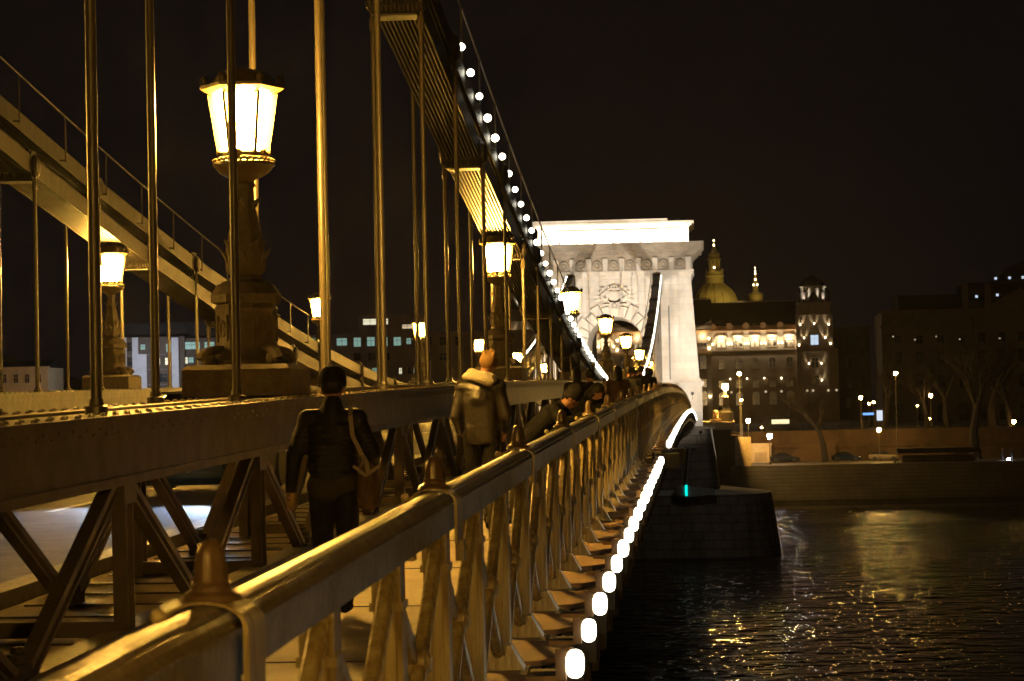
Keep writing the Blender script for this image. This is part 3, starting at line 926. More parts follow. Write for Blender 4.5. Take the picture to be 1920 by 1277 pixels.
# plinth under it
b = MB()
for sx in (-1, 1):
    a, c = sorted((sx*AR, sx*8.15))
    b.box(a, c, -.25, DEP+.25, -.8, 3.35)
    a, c = sorted((sx*(AR-.15), sx*8.35))
    b.box(a, c, -.45, DEP+.45, 3.35, 3.72)
    a, c = sorted((sx*(AR-.05), sx*8.1))
    b.box(a, c, -.2, DEP+.2, 3.72, 3.95)
b.build('plinth', M['stone'], tw)
# capital band, architrave, frieze, cornice, attic
b = MB()
b.box(-7.38, 7.38, -.06, DEP+.06, 13.75, 13.95); b.box(-7.5, 7.5, -.18, DEP+.18, 13.95, 14.2); b.box(-7.62, 7.62, -.3, DEP+.3, 14.2, 14.42)
b.build('capital_band', M['stone_plain'], tw)
fr = MB().box(-7.5, 7.5, -.2, DEP+.2, 14.42, 15.62)
fr.build('frieze', M['stone_dark'], tw)
def rosette():
    return MB().lathe([(0,-.10),(.13,-.10),(.16,-.05),(.26,-.05),(.30,-.13),(.40,-.13),(.46,-.03),(.46,0)], (0,0,0), 16, 'y')
ro = None
for i in range(-4, 5):
    if ro is None: ro = rosette().build('rosette', M['stone_dark'], tw, True); o = ro
    else: o = ro.copy(); COL.objects.link(o); o.parent = tw
    o.location = (i*1.58, -.2, 15.02)
def trig():
    b = MB().box(-.22, .22, -.10, 0, 14.44, 15.60)
    b.box(-.24, .24, -.26, -.10, 15.15, 15.60)
    for x in (-.14, 0, .14): b.box(x-.04, x+.04, -.15, -.10, 14.5, 15.12)
    return b
tr = None
for i in range(10):
    if tr is None: tr = trig().build('triglyph', M['stone_plain'], tw); o = tr
    else: o = tr.copy(); COL.objects.link(o); o.parent = tw
    o.location = (-4.5*1.58 + i*1.58, -.201, 0)
b = MB()
steps = [(7.6, .3, 15.62, 15.80), (7.75, .45, 15.80, 15.98), (7.9, .6, 15.98, 16.10), (8.05, .8, 16.10, 16.32), (8.35, 1.1, 16.32, 16.40), (8.4, 1.15, 16.40, 16.72), (8.5, 1.25, 16.72, 16.84), (8.62, 1.37, 16.84, 17.02)]
for (hx, oy, z0, z1) in steps: b.box(-hx, hx, -oy, DEP+oy, z0, z1)
for i in range(40):                                   # dentils
    x = -7.7 + i*15.4/39
    b.box(x-.10, x+.10, -.78, -.601, 16.0, 16.098)
b.build('cornice', M['stone_dark'], tw)
b = MB()
b.box(-7.2, 7.2, .1, DEP-.1, 17.02, 18.55)
b.box(-5.9, 6.4, -.02, .1, 17.3, 18.35)
b.box(-7.32, 7.32, -.02, DEP+.02, 18.55, 18.7); b.box(-7.5, 7.5, -.2, DEP+.2, 18.7, 18.88); b.box(-7.72, 7.72, -.42, DEP+.42, 18.88, 19.08); b.box(-7.72, 5.2, -.40, DEP+.4, 19.08, 19.32)
b.build('attic', M['stone_plain'], tw)
MB().tube([(7.0, 1, 19.08), (7.0, 1, 20.3)], .03, 5).build('lightning_rod', M['darkiron'], tw)
MB().tube([(5.9+.45*math.cos(t*math.pi/6), .8, 19.2+.28*math.sin(t*math.pi/6)) for t in range(7)], .05, 5).build('hoop', M['darkiron'], tw)
# voussoirs of the arch, alternately long and short
nv = 13
for i in range(nv):
    a0 = math.pi*i/nv + .012; a1 = math.pi*(i+1)/nv - .012
    rin = AR+.02; rout = AR + (1.55 if i % 2 == 0 else 1.15)
    if i == nv//2: rout = AR + 1.95; a0 -= .03; a1 += .03
    b = MB()
    vs = []
    for y in (-.02, -.30):
        sh = 0 if y > -.1 else .035
        for (r, a) in ((rin+sh, a0+sh/3), (rout-sh*2, a0+sh/4), (rout-sh*2, a1-sh/4), (rin+sh, a1-sh/3)):
            vs.append((r*math.cos(a), y, AS + r*math.sin(a)))
    b.add(vs, [(0,1,2,3), (7,6,5,4), (0,4,5,1), (1,5,6,2), (2,6,7,3), (3,7,4,0)])
    b.build('voussoir', M['stone_plain'], tw)
# lion mask on the keystone
b = MB().ball((0, -.42, AS+AR+1.0), .30, 12, 8, 1, .8, 1.25)
b.ball((0, -.66, AS+AR+.85), .13, 8, 6); b.ball((-.2, -.4, AS+AR+1.35), .12, 6, 5); b.ball((.2, -.4, AS+AR+1.35), .12, 6, 5)
b.build('keystone_mask', M['stone_plain'], tw, True)
# coat of arms: shield, crown, side scrolls, rays and a ledge below
b = MB()
sh = []
for i in range(17):
    t = math.pi*i/16
    sh.append((.78*math.cos(t+math.pi)*(1.0 if i not in (0, 16) else 1.0), 12.0 + .62*math.sin(t+math.pi)))
sh = [(-.72, 12.55)] + sh + [(.72, 12.55), (.3, 12.5), (0, 12.6), (-.3, 12.5)]
b.prism(sh, -.30, -.01, 'y')
b.prism([(x*.72, 12.05 + (z-12.05)*.72) for x, z in sh], -.38, -.29, 'y')
for x in (-.5, -.25, 0, .25, .5): b.ball((x, -.2, 13.05 - .5*abs(x)*.5), .11, 6, 5); b.beam((x*.9, -.15, 12.62), (x, -.2, 13.0-.25*abs(x)), .08, .10)
b.box(-.55, .55, -.26, -.01, 12.62, 12.78)
for s in (-1, 1):
    b.tube([(s*(.85+.35*math.sin(t*.7)), -.15, 11.75 + .16*t) for t in range(7)], [.10,.11,.12,.11,.10,.09,.12], 6)
    b.ball((s*1.05, -.2, 12.8), .14, 6, 5); b.ball((s*1.3, -.15, 12.55), .10, 6, 5)
    for k in range(6):
        a = R(-55 + 20*k)
        b.beam((s*(1.25*math.cos(a)), -.07, 12.0+.85*math.sin(a)), (s*(1.95*math.cos(a)), -.07, 12.0+1.25*math.sin(a)), .08, .09)
b.box(-1.15, 1.15, -.28, -.01, 11.12, 11.30)
b.build('coat_of_arms', M['stone_plain'], tw, True)
# iron saddles: the dark slots where the chains enter the stone
for s in (-1, 1):
    x = s*4.08
    MB().frus(x-.42, x+.42, -.35, .02, 12.0, x-.40, x+.40, -.5, .02, 14.05).build('chain_saddle', M['darkiron'], tw)
    b = MB().box(x-.24, x+.24, -.55, -.31, 14.42, 15.6)
# rain stained pilaster strip and lamp brackets
MB().box(5.1, 5.22, -.10, 0.0, 3.95, 11.0).build('downpipe', M['girder_far'], tw)
# small floodlight fixtures on the cornice, one lamp each
for i in range(9):
    x = -6.75 + i*1.68
    f = MB().box(x-.07, x+.07, -1.05, -.92, 17.02, 17.30).build('floodlight', M['darkiron'], tw)
    f['label'] = 'small dark floodlight on the cornice'
for i in range(9):
    x = -6.75 + i*1.68
    light('attic_flood', 'SPOT', (x, -.90, 17.32), 700, (1.0, .87, .66), tw, .06, aim=None, spot=150, blend=.8).rotation_euler = (R(112), 0, 0)

# tower floodlights: fixtures on the pier and lamps' posts in front of the tower
def flood(x, y, z, aim, e, spot, col=(1.0, .90, .76), lab='small floodlight aimed at the tower'):
    o = empty('floodlight', (x, y, z)); tag(o, lab, 'floodlight', 'floodlights for the tower')
    d = (Vector(aim) - Vector((x, y, z))).normalized()
    MB().beam((-d*.25)[:], (d*.0)[:], .26, .20).build('case', M['darkiron'], o)
    MB().tube([(0, 0, -.6), (0, 0, -.1)], .03, 5).build('mount', M['darkiron'], o)
    l = light('flood_beam', 'SPOT', (0, 0, 0), e, col, o, .10, spot=spot, blend=.7)
    l.location = d*.05
    l.rotation_euler = d.to_track_quat('-Z', 'Y').to_euler()
    return o
flood(1.4, 204, 1.2, (-4.5, 224, 9.5), 20000, 70, lab='floodlight on an arm off the near pavement below the white tower')
flood(-1.0, 216.0, 2.6, (-1.4, 224, 5.5), 700, 100, lab='floodlight close to the foot of the tower on the river side')
flood(-16.5, 204, 1.2, (-11, 224, 9.5), 17500, 70, lab='floodlight on an arm off the far pavement below the tower')
flood(-8.25, 212, 5.9, (-8.25, 224, 11), 3000, 100, lab='floodlight hung over the road in front of the arch')
flood(3.5, 228.5, -5.9, (0.2, 228, 8), 4000, 80, lab='floodlight on the pier nose lighting the side of the tower')

flood(-0.3, 205, -.9, (0.2, 222.5, -7), 330, 75, lab='floodlight under the deck edge lighting the pier')
# ================================================================== river pier
p = empty('bridge_pier', (XAX, 228.5, ZW)); tag(p, 'dark block stone river pier with a rounded nose under the white tower', 'pier')
def nose(hx, hy, z0, z1, hx2, hy2, ext, ext2, m, name):
    b = MB(); n = 12
    def ring(hx, hy, ext, z):
        pts = []
        for i in range(n+1):
            t = -math.pi/2 + math.pi*i/n
            pts.append((hx + ext*math.cos(t), hy*math.sin(t), z))
        for i in range(n+1):
            t = math.pi/2 + math.pi*i/n
            pts.append((-hx + ext*math.cos(t), hy*math.sin(t), z))
        return pts
    r0 = ring(hx, hy, ext, z0); r1 = ring(hx2, hy2, ext2, z1); k = len(r0)
    b.add(r0 + r1, [(i, (i+1) % k, k+(i+1) % k, k+i) for i in range(k)] + [tuple(range(k))[::-1], tuple(range(k, 2*k))])
    return b.build(name, m, p)
nose(11.2, 7.2, -1, 5.9, 11.0, 6.6, 4.4, 3.6, M['pier'], 'cutwater')
nose(10.4, 6.5, 5.9, 6.35, 9.4, 6.0, 4.2, 1.2, M['stone_plain'], 'cutwater_cap')
nose(8.8, 6.0, 6.35, 12.1, 8.3, 5.6, .9, .7, M['pier'], 'shaft')
MB().box(-9.3, 9.3, -5.9, 5.9, 12.1, 12.35).build('shaft_cornice', M['pier'], p)
# navigation mark on the pier
nm = empty('navigation_mark', (-1.75, 219.6, -6.7)); tag(nm, 'pale pole with a short crossbar and a green light low on the pier', 'navigation mark')
MB().tube([(.0, 0, 0.6), (.35, 0, 4.2)], .09, 8).build('pole', M['girder_far'], nm)
MB().box(-.55, 1.0, -.08, .08, 4.2, 4.42).build('crossbar', M['girder_far'], nm)
MB().lathe([(0,-.5),(.11,-.48),(.11,.48),(0,.5)], (-.03, -.15, .25), 10).build('green_lens', M['green_light'], nm)
MB().lathe([(0,-.55),(.35,-.5),(.55,-.1),(.55,.3),(.3,.6),(0,.65)], (-.6, .2, .2), 12).build('dish', M['girder_far'], nm, True)
MB().prism([(-.2,-.4),(2.6,-.15),(2.6,.35),(-.2,.7)], -.1, .3, 'y').build('shield_board', M['girder_far'], nm)
# ================================================================== side span and bridgehead
tag(MB().box(-15.6, -.95, 233, 318, -1.25, -.12).build('side_span_deck', M['darkiron']), kind='structure')
ab = empty('bridgehead', (0, 318, 0)); tag(ab, 'stepped stone bridgehead on the far bank carrying the end of the bridge', 'abutment')
MB().box(-19, 3.6, 0, 26.5, -8, -2.0).build('abutment_wall', M['quay'], ab)
MB().box(-19.4, 4.2, -.5, 26.7, -2.0, -1.0).build('abutment_slab', M['gold_stat'], ab)
MB().frus(3.6, 6.6, 10, 26, -7.2, 3.6, 4.9, 10, 26, -3.0).build('ramp_wall', M['quay'], ab)
MB().box(4.25, 6.4, 8.0, 9.9, -7.2, -3.2).build('pillar', M['gold_stat'], ab)
MB().box(-.2, 4.2, 1, 24, -1.0, -.9).build('paving', M['walk'], ab)
# the stone lion on its block
ln = empty('stone_lion', (1.6, 320, -.9)); tag(ln, 'small warm lit lying stone lion beside the bridgehead lamp', 'statue')
MB().box(-.75, .75, -.9, .9, 0, .35).build('block', M['gold_stat'], ln)
b = MB().ball((0, .2, .75), .5, 12, 8, .8, 1.5, .85); b.ball((0, -.6, 1.15), .36, 12, 8, 1, 1, 1.1); b.ball((0, -.9, 1.05), .2, 8, 6)
b.tube([(-.25,-.3,.55),(-.28,-.9,.45),(-.28,-1.1,.42)], [.16,.13,.10], 7); b.tube([(.25,-.3,.55),(.28,-.9,.45),(.28,-1.1,.42)], [.16,.13,.10], 7)
b.ball((-.22,-.5,1.48), .09, 6, 5); b.ball((.22,-.5,1.48), .09, 6, 5)
b.build('lion_body', M['gold_stat'], ln, True)
# stone lamp column of the bridgehead
o = empty('bridgehead_lamp', (3.0, 321, -.9)); tag(o, 'glowing lamp on a tapering stone column right of the tower foot', 'street lamp')
MB().lathe([(1.0,0),(1.0,1.2),(.8,1.4),(.6,1.9),(.42,2.0),(.36,3.2),(.5,3.35),(.25,3.5),(.14,4.3)], (0,0,0), 12).build('column', M['lampmetal'], o, True)
MB().ball((0,0,4.65), .42, 14, 10, sz=1.1).build('globe', M['globe_bulb'], o, True)
MB().lathe([(.42,.0),(.5,.05),(.2,.3),(0,.4)], (0,0,5.05), 10).build('cap', M['lampmetal'], o)

# ================================================================== street lamps, trees, traffic on the bank
def street_lamp(name, x, y, Y, zb, kind, e, lab, r=.22, white=False, group=None):
    top = AT(x, y, Y)
    h = top.z - zb
    o = empty(name, (top.x, Y, zb)); tag(o, lab, 'street lamp', group)
    MB().tube([(0,0,0), (0,0,h*.5), (0,0,h-.2)], [.10,.075,.05], 7).build('pole', M['lamphead'] if not white else M['darkiron'], o)
    MB().lathe([(.14,0),(.16,.3),(.10,.5)], (0,0,0), 8).build('base', M['darkiron'], o)
    if kind == 'lantern':
        MB().lathe([(r*.6,-r),(r*.9,-r*.2),(r,r*.6),(r*.7,r)], (0,0,h), 8).build('lantern', M['bank_bulb_white'] if white else (M['bank_bulb'] if e >= 1300 else M['bank_bulb_dim']), o)
        MB().lathe([(r*1.15,0),(r*.6,r*.5),(0,r*.7)], (0,0,h+r), 8).build('cap', M['darkiron'], o)
    else:
        MB().ball((0,0,h), r, 10, 8, sz=.8).build('lamp_head', M['bank_bulb_white'] if white else (M['bank_bulb'] if e >= 1300 else M['bank_bulb_dim']), o, True)
    return o
street_lamp('tall_street_lamp', 1386, 701, 332, ZQ, 'ball', 1300, 'tall slim street lamp just right of the bridgehead', .26)
street_lamp('tall_street_lamp', 1679, 700, 334, ZQ, 'ball', 2000, 'tall slim street lamp before the dark stone office at right', .27)
street_lamp('street_lamp', 1403, 789, 335, ZQ, 'lantern', 1300, 'short amber street lamp by the bridgehead ramp', .27)
street_lamp('street_lamp', 1443, 818, 331, ZQ, 'lantern', 450, 'white glowing quay lantern in front of the orange wall', .34, True)
street_lamp('street_lamp', 1614, 746, 352, ZP, 'lantern', 500, 'amber street lamp at the street gap between the hotel and the stone office', .25)
street_lamp('street_lamp', 1629, 757, 385, ZP, 'ball', 0, 'small distant lamp, left one of the close pair in the street gap', .22)
street_lamp('street_lamp', 1638, 754, 392, ZP, 'ball', 0, 'small distant lamp, right one of the close pair in the street gap', .22)
street_lamp('street_lamp', 1648, 806, 338, ZQ, 'lantern', 1300, 'amber lamp low against the quay wall below the street gap', .26)
street_lamp('street_lamp', 1745, 742, 352, ZP, 'lantern', 450, 'amber street lamp among bare branches before the stone office', .26)
street_lamp('street_lamp', 1743, 785, 360, ZP, 'ball', 0, 'tiny amber lamp under the branches before the stone office', .16)
street_lamp('street_lamp', 1720, 761, 395, ZP, 'ball', 150, 'tiny amber lamp at the arched doorway of the stone office', .16)
street_lamp('street_lamp', 1901, 791, 349, ZP, 'lantern', 500, 'amber street lamp at the right border above the quay wall', .26)
street_lamp('street_lamp', 1390, 750, 331, ZQ, 'ball', 0, 'small amber lamp on a pole halfway up beside the tall lamp', .18)
street_lamp('street_lamp', 1428, 802, 350, ZP, 'ball', 0, 'small amber lamp behind the quay wall left of the white lantern', .16)
street_lamp('street_lamp', 1364, 845, 325, ZQ, 'ball', 60, 'white lamp low under the bridgehead', .24, True)
street_lamp('street_lamp', 1678, 874, 326.5, ZQ, 'ball', 150, 'white lamp low on the dark quay edge', .24, True)
street_lamp('street_lamp', 1891, 861, 330, ZQ, 'ball', 0, 'small cold white lamp beside two walkers on the quay', .20, True)
street_lamp('street_lamp', 1834, 862, 333, ZQ, 'ball', 0, 'tiny white lamp at the end of the dark pontoon roof', .12, True)

# lit kiosk, lit box by the wall, pontoon shed
o = empty('lit_kiosk', AT(1650, 806, 372)); o.location.z = ZP; tag(o, 'small kiosk with a tall cold lit panel in the street gap', 'kiosk')
MB().box(-.7, .7, 0, 1.0, 0, 3.2).build('body', M['darkiron'], o)
MB().box(-.45, .45, -.05, -.001, 1.3, 2.9).build('lit_panel', M['pane_blue'], o)
MB().box(-2.6, -.9, -.05, .05, 2.2, 2.55).build('blue_sign', M['blue_light'], o)
MB().box(-2.6, -2.5, -.1, .1, 0, 2.2).build('post', M['darkiron'], o)
o = empty('quay_booth', AT(1427, 872, 343.2)); o.location.z = ZQ; tag(o, 'low stone booth with a pale lit front against the quay wall', 'booth')
MB().box(-1.5, 1.5, -.2, .7, 0, 2.55).build('booth_wall', M['gold_stat'], o)
MB().box(-1.6, 1.6, -.45, .7, 2.55, 2.8).build('booth_roof', M['gold_stat'], o)
MB().box(-.9, .9, -.24, -.201, .2, 1.5).build('opening', M['ochre'], o)
light('booth_light', 'POINT', (-.4, -1.6, 2.2), 60, (1, .66, .25), o, .1)
o = empty('pontoon_shed', AT(1762, 872, 329)); o.location.z = ZQ; tag(o, 'long dark flat-roofed shed on the quay edge in front of the orange wall', 'shed')
MB().frus(-5.8, 5.8, -1.5, 1.5, 1.3, -6.0, 5.2, -1.7, 1.7, 2.0).build('roof', M['roof'], o)
for x in (-5, -1.6, 1.8, 4.6): MB().box(x-.08, x+.08, -1.2, -1.0, 0, 1.3).build('post', M['darkiron'], o)
MB().box(-5.2, 4.8, -.5, .8, 0, 1.0).build('counter', M['darkiron'], o)

def tree(name, x, Y, zb, h, seed, lab, spread=.5, lean=0):
    rnd = random.Random(seed)
    px = AT(x, 760, Y).x
    o = empty(name, (px, Y, zb)); tag(o, lab, 'tree', 'bare winter trees on the far bank')
    tr_ = MB(); cr = MB()
    def branch(p, d, L, r, lev):
        n = 4 if lev < 2 else 3
        pts = [p]; rs = [r]
        dd = d.copy()
        for i in range(n):
            dd = (dd + Vector((rnd.uniform(-1,1), rnd.uniform(-1,1), rnd.uniform(-.2,.7)))*.20).normalized()
            pts.append(pts[-1] + dd*L/n); rs.append(r*(1 - .5*(i+1)/n))
        (tr_ if lev == 0 else cr).tube([q[:] for q in pts], rs, 7 if lev < 2 else (4 if lev < 4 else 3), cap=False)
        if lev >= 5: return
        k = (4, 4, 4, 4, 3)[lev]
        for j in range(k):
            t = rnd.uniform(.45, 1.0) if lev else rnd.uniform(.75, 1.0)
            i = min(n-1, int(t*n)); q = pts[i].lerp(pts[i+1], t*n-i)
            a = rnd.uniform(0, 2*math.pi); tilt = rnd.uniform(.35, .95) * (spread*2)
            side = Vector((math.cos(a), math.sin(a), 0))
            nd = (dd*math.cos(tilt) + side*math.sin(tilt) + Vector((0,0,.12))).normalized()
            branch(q, nd, L*rnd.uniform(.55,.78), rs[i]*.62, lev+1)
    branch(Vector((0,0,0)), Vector((lean,0,1)).normalized(), h*.30, h*.032, 0)
    tr_.build('trunk', M['bark'], o, True); cr.build('crown', M['bark'], o)
    return o
tree('bare_tree', 1545, 338, ZQ, 17, 3, 'bare tree standing on the quay in front of the hotel corner', .42)
tree('bare_tree', 1828, 338, ZQ, 27, 8, 'large forked bare tree standing on the quay in front of the stone office', .5)
tree('bare_tree', 1656, 352, ZP, 14, 5, 'slim bare tree beside the street gap', .4, .1)
tree('bare_tree', 1738, 354, ZP, 15, 12, 'bare tree behind the quay wall, left of the large forked tree', .5)
tree('bare_tree', 1776, 356, ZP, 17, 21, 'bare tree behind the quay wall, close left of the large forked tree', .5)
tree('bare_tree', 1895, 352, ZP, 15, 31, 'bare tree at the right border by the street lamp', .45)
tree('bare_tree', 1480, 356, ZP, 9, 41, 'low bare tree before the hotel front', .5)
tree('bare_tree', 1860, 352, ZP, 20, 51, 'bare tree behind the large forked tree, on its right', .5)
# evergreen hedge on the promenade
def hedge(x0, x1, Y, z, h, lab):
    rnd = random.Random(int(x0)); a = AT(x0, 760, Y).x; c = AT(x1, 760, Y).x
    b = MB()
    for i in range(int((c-a)*60)):
        x, y, zz = rnd.uniform(a, c), rnd.uniform(-.7, .7), abs(rnd.gauss(0, .45))*h
        if zz > h: zz = rnd.uniform(0, h*.8)
        d = Vector((rnd.uniform(-1,1), rnd.uniform(-1,1), rnd.uniform(-1,1))).normalized()*rnd.uniform(.15,.32); e = d.cross(Vector((0,0,1)))
        q = Vector((x, y, zz))
        b.add([q-d*.5, q+e*.5, q+d*.5], [(0,1,2)])
    return tag(b.build('hedge', M['bark'], loc=(0, Y, z)), lab, 'hedge')
hedge(1440, 1600, 351, ZP, 2.2, 'dark clipped hedge above the quay wall before the hotel')
hedge(1700, 1900, 349.5, ZP, .9, 'low dark hedge above the quay wall before the stone office')
# ================================================================== the hotel beyond the tower
YH = 500.0
h = empty('grand_hotel', (XAX, YH, ZP)); tag(h, 'long ornate hotel front with a glowing top storey, black roof and round-topped corner towers', 'hotel')
def zh(y): return EYE + (751 - y)/8.8 - ZP           # height on the hotel front of a row of the photograph
def window(par, x, z0, z1, w, pane, y=-.06, frame=None, arch=False, fw=.10):
    f = MB()
    frame = frame or M['hotel_light']
    f.box(x-w/2-fw, x-w/2, y-.05, y+.05, z0, z1); f.box(x+w/2, x+w/2+fw, y-.05, y+.05, z0, z1)
    f.box(x-w/2-fw-.05, x+w/2+fw+.05, y-.12, y+.05, z0-.14, z0); 
    if not arch: f.box(x-w/2-fw-.05, x+w/2+fw+.05, y-.10, y+.05, z1, z1+.16)
    else:
        for i in range(7):
            a0, a1 = math.pi*i/7, math.pi*(i+1)/7
            r0, r1 = w/2, w/2+fw+.04
            vs = [(x+r*math.cos(a), yy, z1+r*math.sin(a)) for yy in (y-.06, y+.05) for r, a in ((r0,a0),(r1,a0),(r1,a1),(r0,a1))]
            f.add(vs, [(0,1,2,3),(7,6,5,4),(0,4,5,1),(1,5,6,2),(2,6,7,3),(3,7,4,0)])
    f.box(x-.03, x+.03, y-.02, y+.02, z0, z1+(w/2 if arch else 0)); f.box(x-w/2, x+w/2, y-.015, y+.018, z0+(z1-z0)*.62, z0+(z1-z0)*.62+.06)
    win = f.build('window', frame, par)
    p_ = MB()
    if arch:
        pts = [(x-w/2, z0), (x+w/2, z0)] + [(x+w/2*math.cos(math.pi*i/8), z1+w/2*math.sin(math.pi*i/8)) for i in range(9)]
        p_.prism(pts, y+.02, y+.05, 'y')
    else: p_.box(x-w/2, x+w/2, y+.02, y+.05, z0, z1)
    p_.build('pane', pane, win)
    return win
b = MB()
b.box(-10.2, 10.2, -2.5, 18, 0, zh(607)); b.build('wall', M['hotel'], h)
for s in (-1, 1):
    a, c = sorted((s*10.2, s*28.2))
    MB().box(a, c, 0, 16, 0, zh(610)).build('wall', M['hotel'], h)
    a, c = sorted((s*28.2, s*35.7))
    MB().box(a, c, -1.5, 16, 0, zh(590)).build('wall', M['hotel'], h)
    a, c = sorted((s*35.7, s*36.9))
    MB().box(a, c, 0.2, 14, 0, zh(655)).build('wall', M['hotel'], h)
# roofs
for s in (-1, 1):
    a, c = sorted((s*9.5, s*28.2))
    rf = MB().prism([(-.4, zh(607)), (16.4, zh(607)), (12, zh(564)), (4, zh(564))], a, c, 'x').build('roof', M['roof'], h)
    cr = MB()
    for i in range(60):
        x = a + (c-a)*i/59; cr.box(x-.03, x+.03, 3.97, 4.03, zh(564), zh(561.5))
    cr.box(a, c, 3.95, 4.05, zh(563.2), zh(562.6))
    cr.build('roof_cresting', M['gold_stat'], rf)
rf = MB().prism([(-3.0, zh(607)), (18, zh(607)), (13, zh(558)), (2, zh(558))], -10.4, 10.4, 'x').build('roof', M['roof'], h)
MB().box(-10.2, 10.2, 1.95, 2.05, zh(557), zh(555)).build('roof_cresting', M['gold_stat'], rf)
# curved gables of the centre block
for s in (-1, 1):
    pts = [(s*10.35, zh(640)), (s*10.35, zh(592))]
    for i in range(9):
        t = i/8; pts.append((s*(10.2 - 5.6*t), zh(598) - 2.0*math.sin(math.pi*t*.55)))
    pts.append((s*4.6, zh(640)))
    MB().prism(pts, -2.9, -2.52, 'y').build('gable', M['hotel'], h)
bays = (12.3, 15.9, 19.4, 23.0, 26.6)
for s in (-1, 1):
    a, c = sorted((s*10.3, s*28.1))
    # glowing cornice band with little arched crests
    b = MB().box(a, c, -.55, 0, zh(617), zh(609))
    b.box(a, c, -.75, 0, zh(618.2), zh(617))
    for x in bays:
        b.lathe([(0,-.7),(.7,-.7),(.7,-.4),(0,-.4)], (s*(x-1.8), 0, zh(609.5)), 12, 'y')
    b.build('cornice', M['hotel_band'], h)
    MB().box(a, c, -.30, 0, zh(656), zh(653.5)).build('string_course', M['hotel'], h)
    MB().box(a, c, -.9, 0, zh(707), zh(705)).build('balcony', M['hotel'], h)
    for j, x in enumerate(bays):
        x = s*x
        MB().prism([(x-1.25, zh(631)), (x+1.25, zh(631)), (x+1.05, zh(626.5)), (x-1.05, zh(626.5))], -.42, 0, 'y').build('hood', M['hotel_light'], h)
        lit = j in (0, 2)
        for dx in (-.52, .52):
            window(h, x+dx, zh(648), zh(636.5), .52, M['pane_lit'] if lit else M['pane'], frame=M['hotel_light'])
        window(h, x, zh(689), zh(674), 1.25, M['pane'], arch=True, frame=M['hotel'])
        window(h, x, zh(725), zh(711), 1.3, M['pane'], frame=M['hotel'])
        window(h, x, zh(757), zh(739), 1.5, M['pane'], arch=True, frame=M['hotel'])
        light('eaves_fill_light', 'POINT', (x, -1.0, zh(634)), 340, (1, .80, .52), h, .1)  # unseen fill point added per bay to brighten the top storey
    for j in range(6):
        x = s*(10.5 + 3.57*j)
        for dx in ((-.42, .42) if 0 < j < 5 else (0,)):
            MB().lathe([(.05,0),(.10,.25),(.10,.32)], (x+dx, -.4, zh(644)), 8).build('wall_lamp', M['brass_glow'], h)
        MB().box(x-.6, x+.6, -.16, 0, zh(656), zh(618)).build('pilaster', M['hotel_light'], h)
        light('wall_light', 'SPOT', (x, -.55, zh(645)), 110, (1, .74, .42), h, .06, aim=(x, -.1, zh(630)), spot=120)
    for x, e in ((17.6, 26), (21.2, 60), (24.8, 60), (14.0, 30)):
        x *= s
        MB().lathe([(.05,0),(.11,.2),(.11,.3)], (x, -.55, zh(709)), 8).build('wall_lamp', M['brass_glow'], h)
        light('wall_light', 'SPOT', (x, -.65, zh(709)), e*7, (1, .84, .58), h, .1, aim=(x, -.0, zh(694)), spot=70)
# centre block windows and lamps (seen right of the tower and through the arch)
for x in (-8.4, -5.2, -1.7, 1.7, 5.2, 8.4):
    for z0, z1, pn, ar in ((649, 634, M['pane_lit'] if abs(x) < 6 else M['pane'], False), (688, 668, M['pane'], True), (722, 708, M['pane'], False), (756, 735, M['pane'], True)):
        for dx in ((-.5, .5) if z0 == 649 else (0,)):
            w_ = window(h, x+dx, zh(z0), zh(z1), .6 if z0 == 649 else 1.3, pn, frame=M['hotel_light'], arch=ar); w_.location.y = -2.5
    light('eaves_fill_light', 'POINT', (x, -3.6, zh(628)), 260, (1, .78, .48), h, .1)  # the same added fill for the centre block, without a fixture
MB().box(-10.3, 10.3, -3.1, -2.5, zh(660), zh(656)).build('string_course', M['hotel_band'], h)
MB().box(-10.3, 10.3, -3.0, -2.5, zh(622), zh(616)).build('cornice', M['hotel_band'], h)
for x in (-9.7, -3.5, 3.5, 9.7):
    MB().box(x-.5, x+.5, -2.75, -2.5, 0, zh(622)).build('pilaster', M['hotel_light'], h)
    for yy, e in ((634, 60), (652, 40), (742, 60)):
        MB().lathe([(.06,0),(.2,.3),(.2,.4)], (x, -3.05, zh(yy)), 8).build('wall_lamp', M['brass_glow'], h)
        light('wall_light', 'SPOT', (x, -3.15, zh(yy)), e*5, (1, .84, .60), h, .1, aim=(x, -2.6, zh(yy-12)), spot=80)
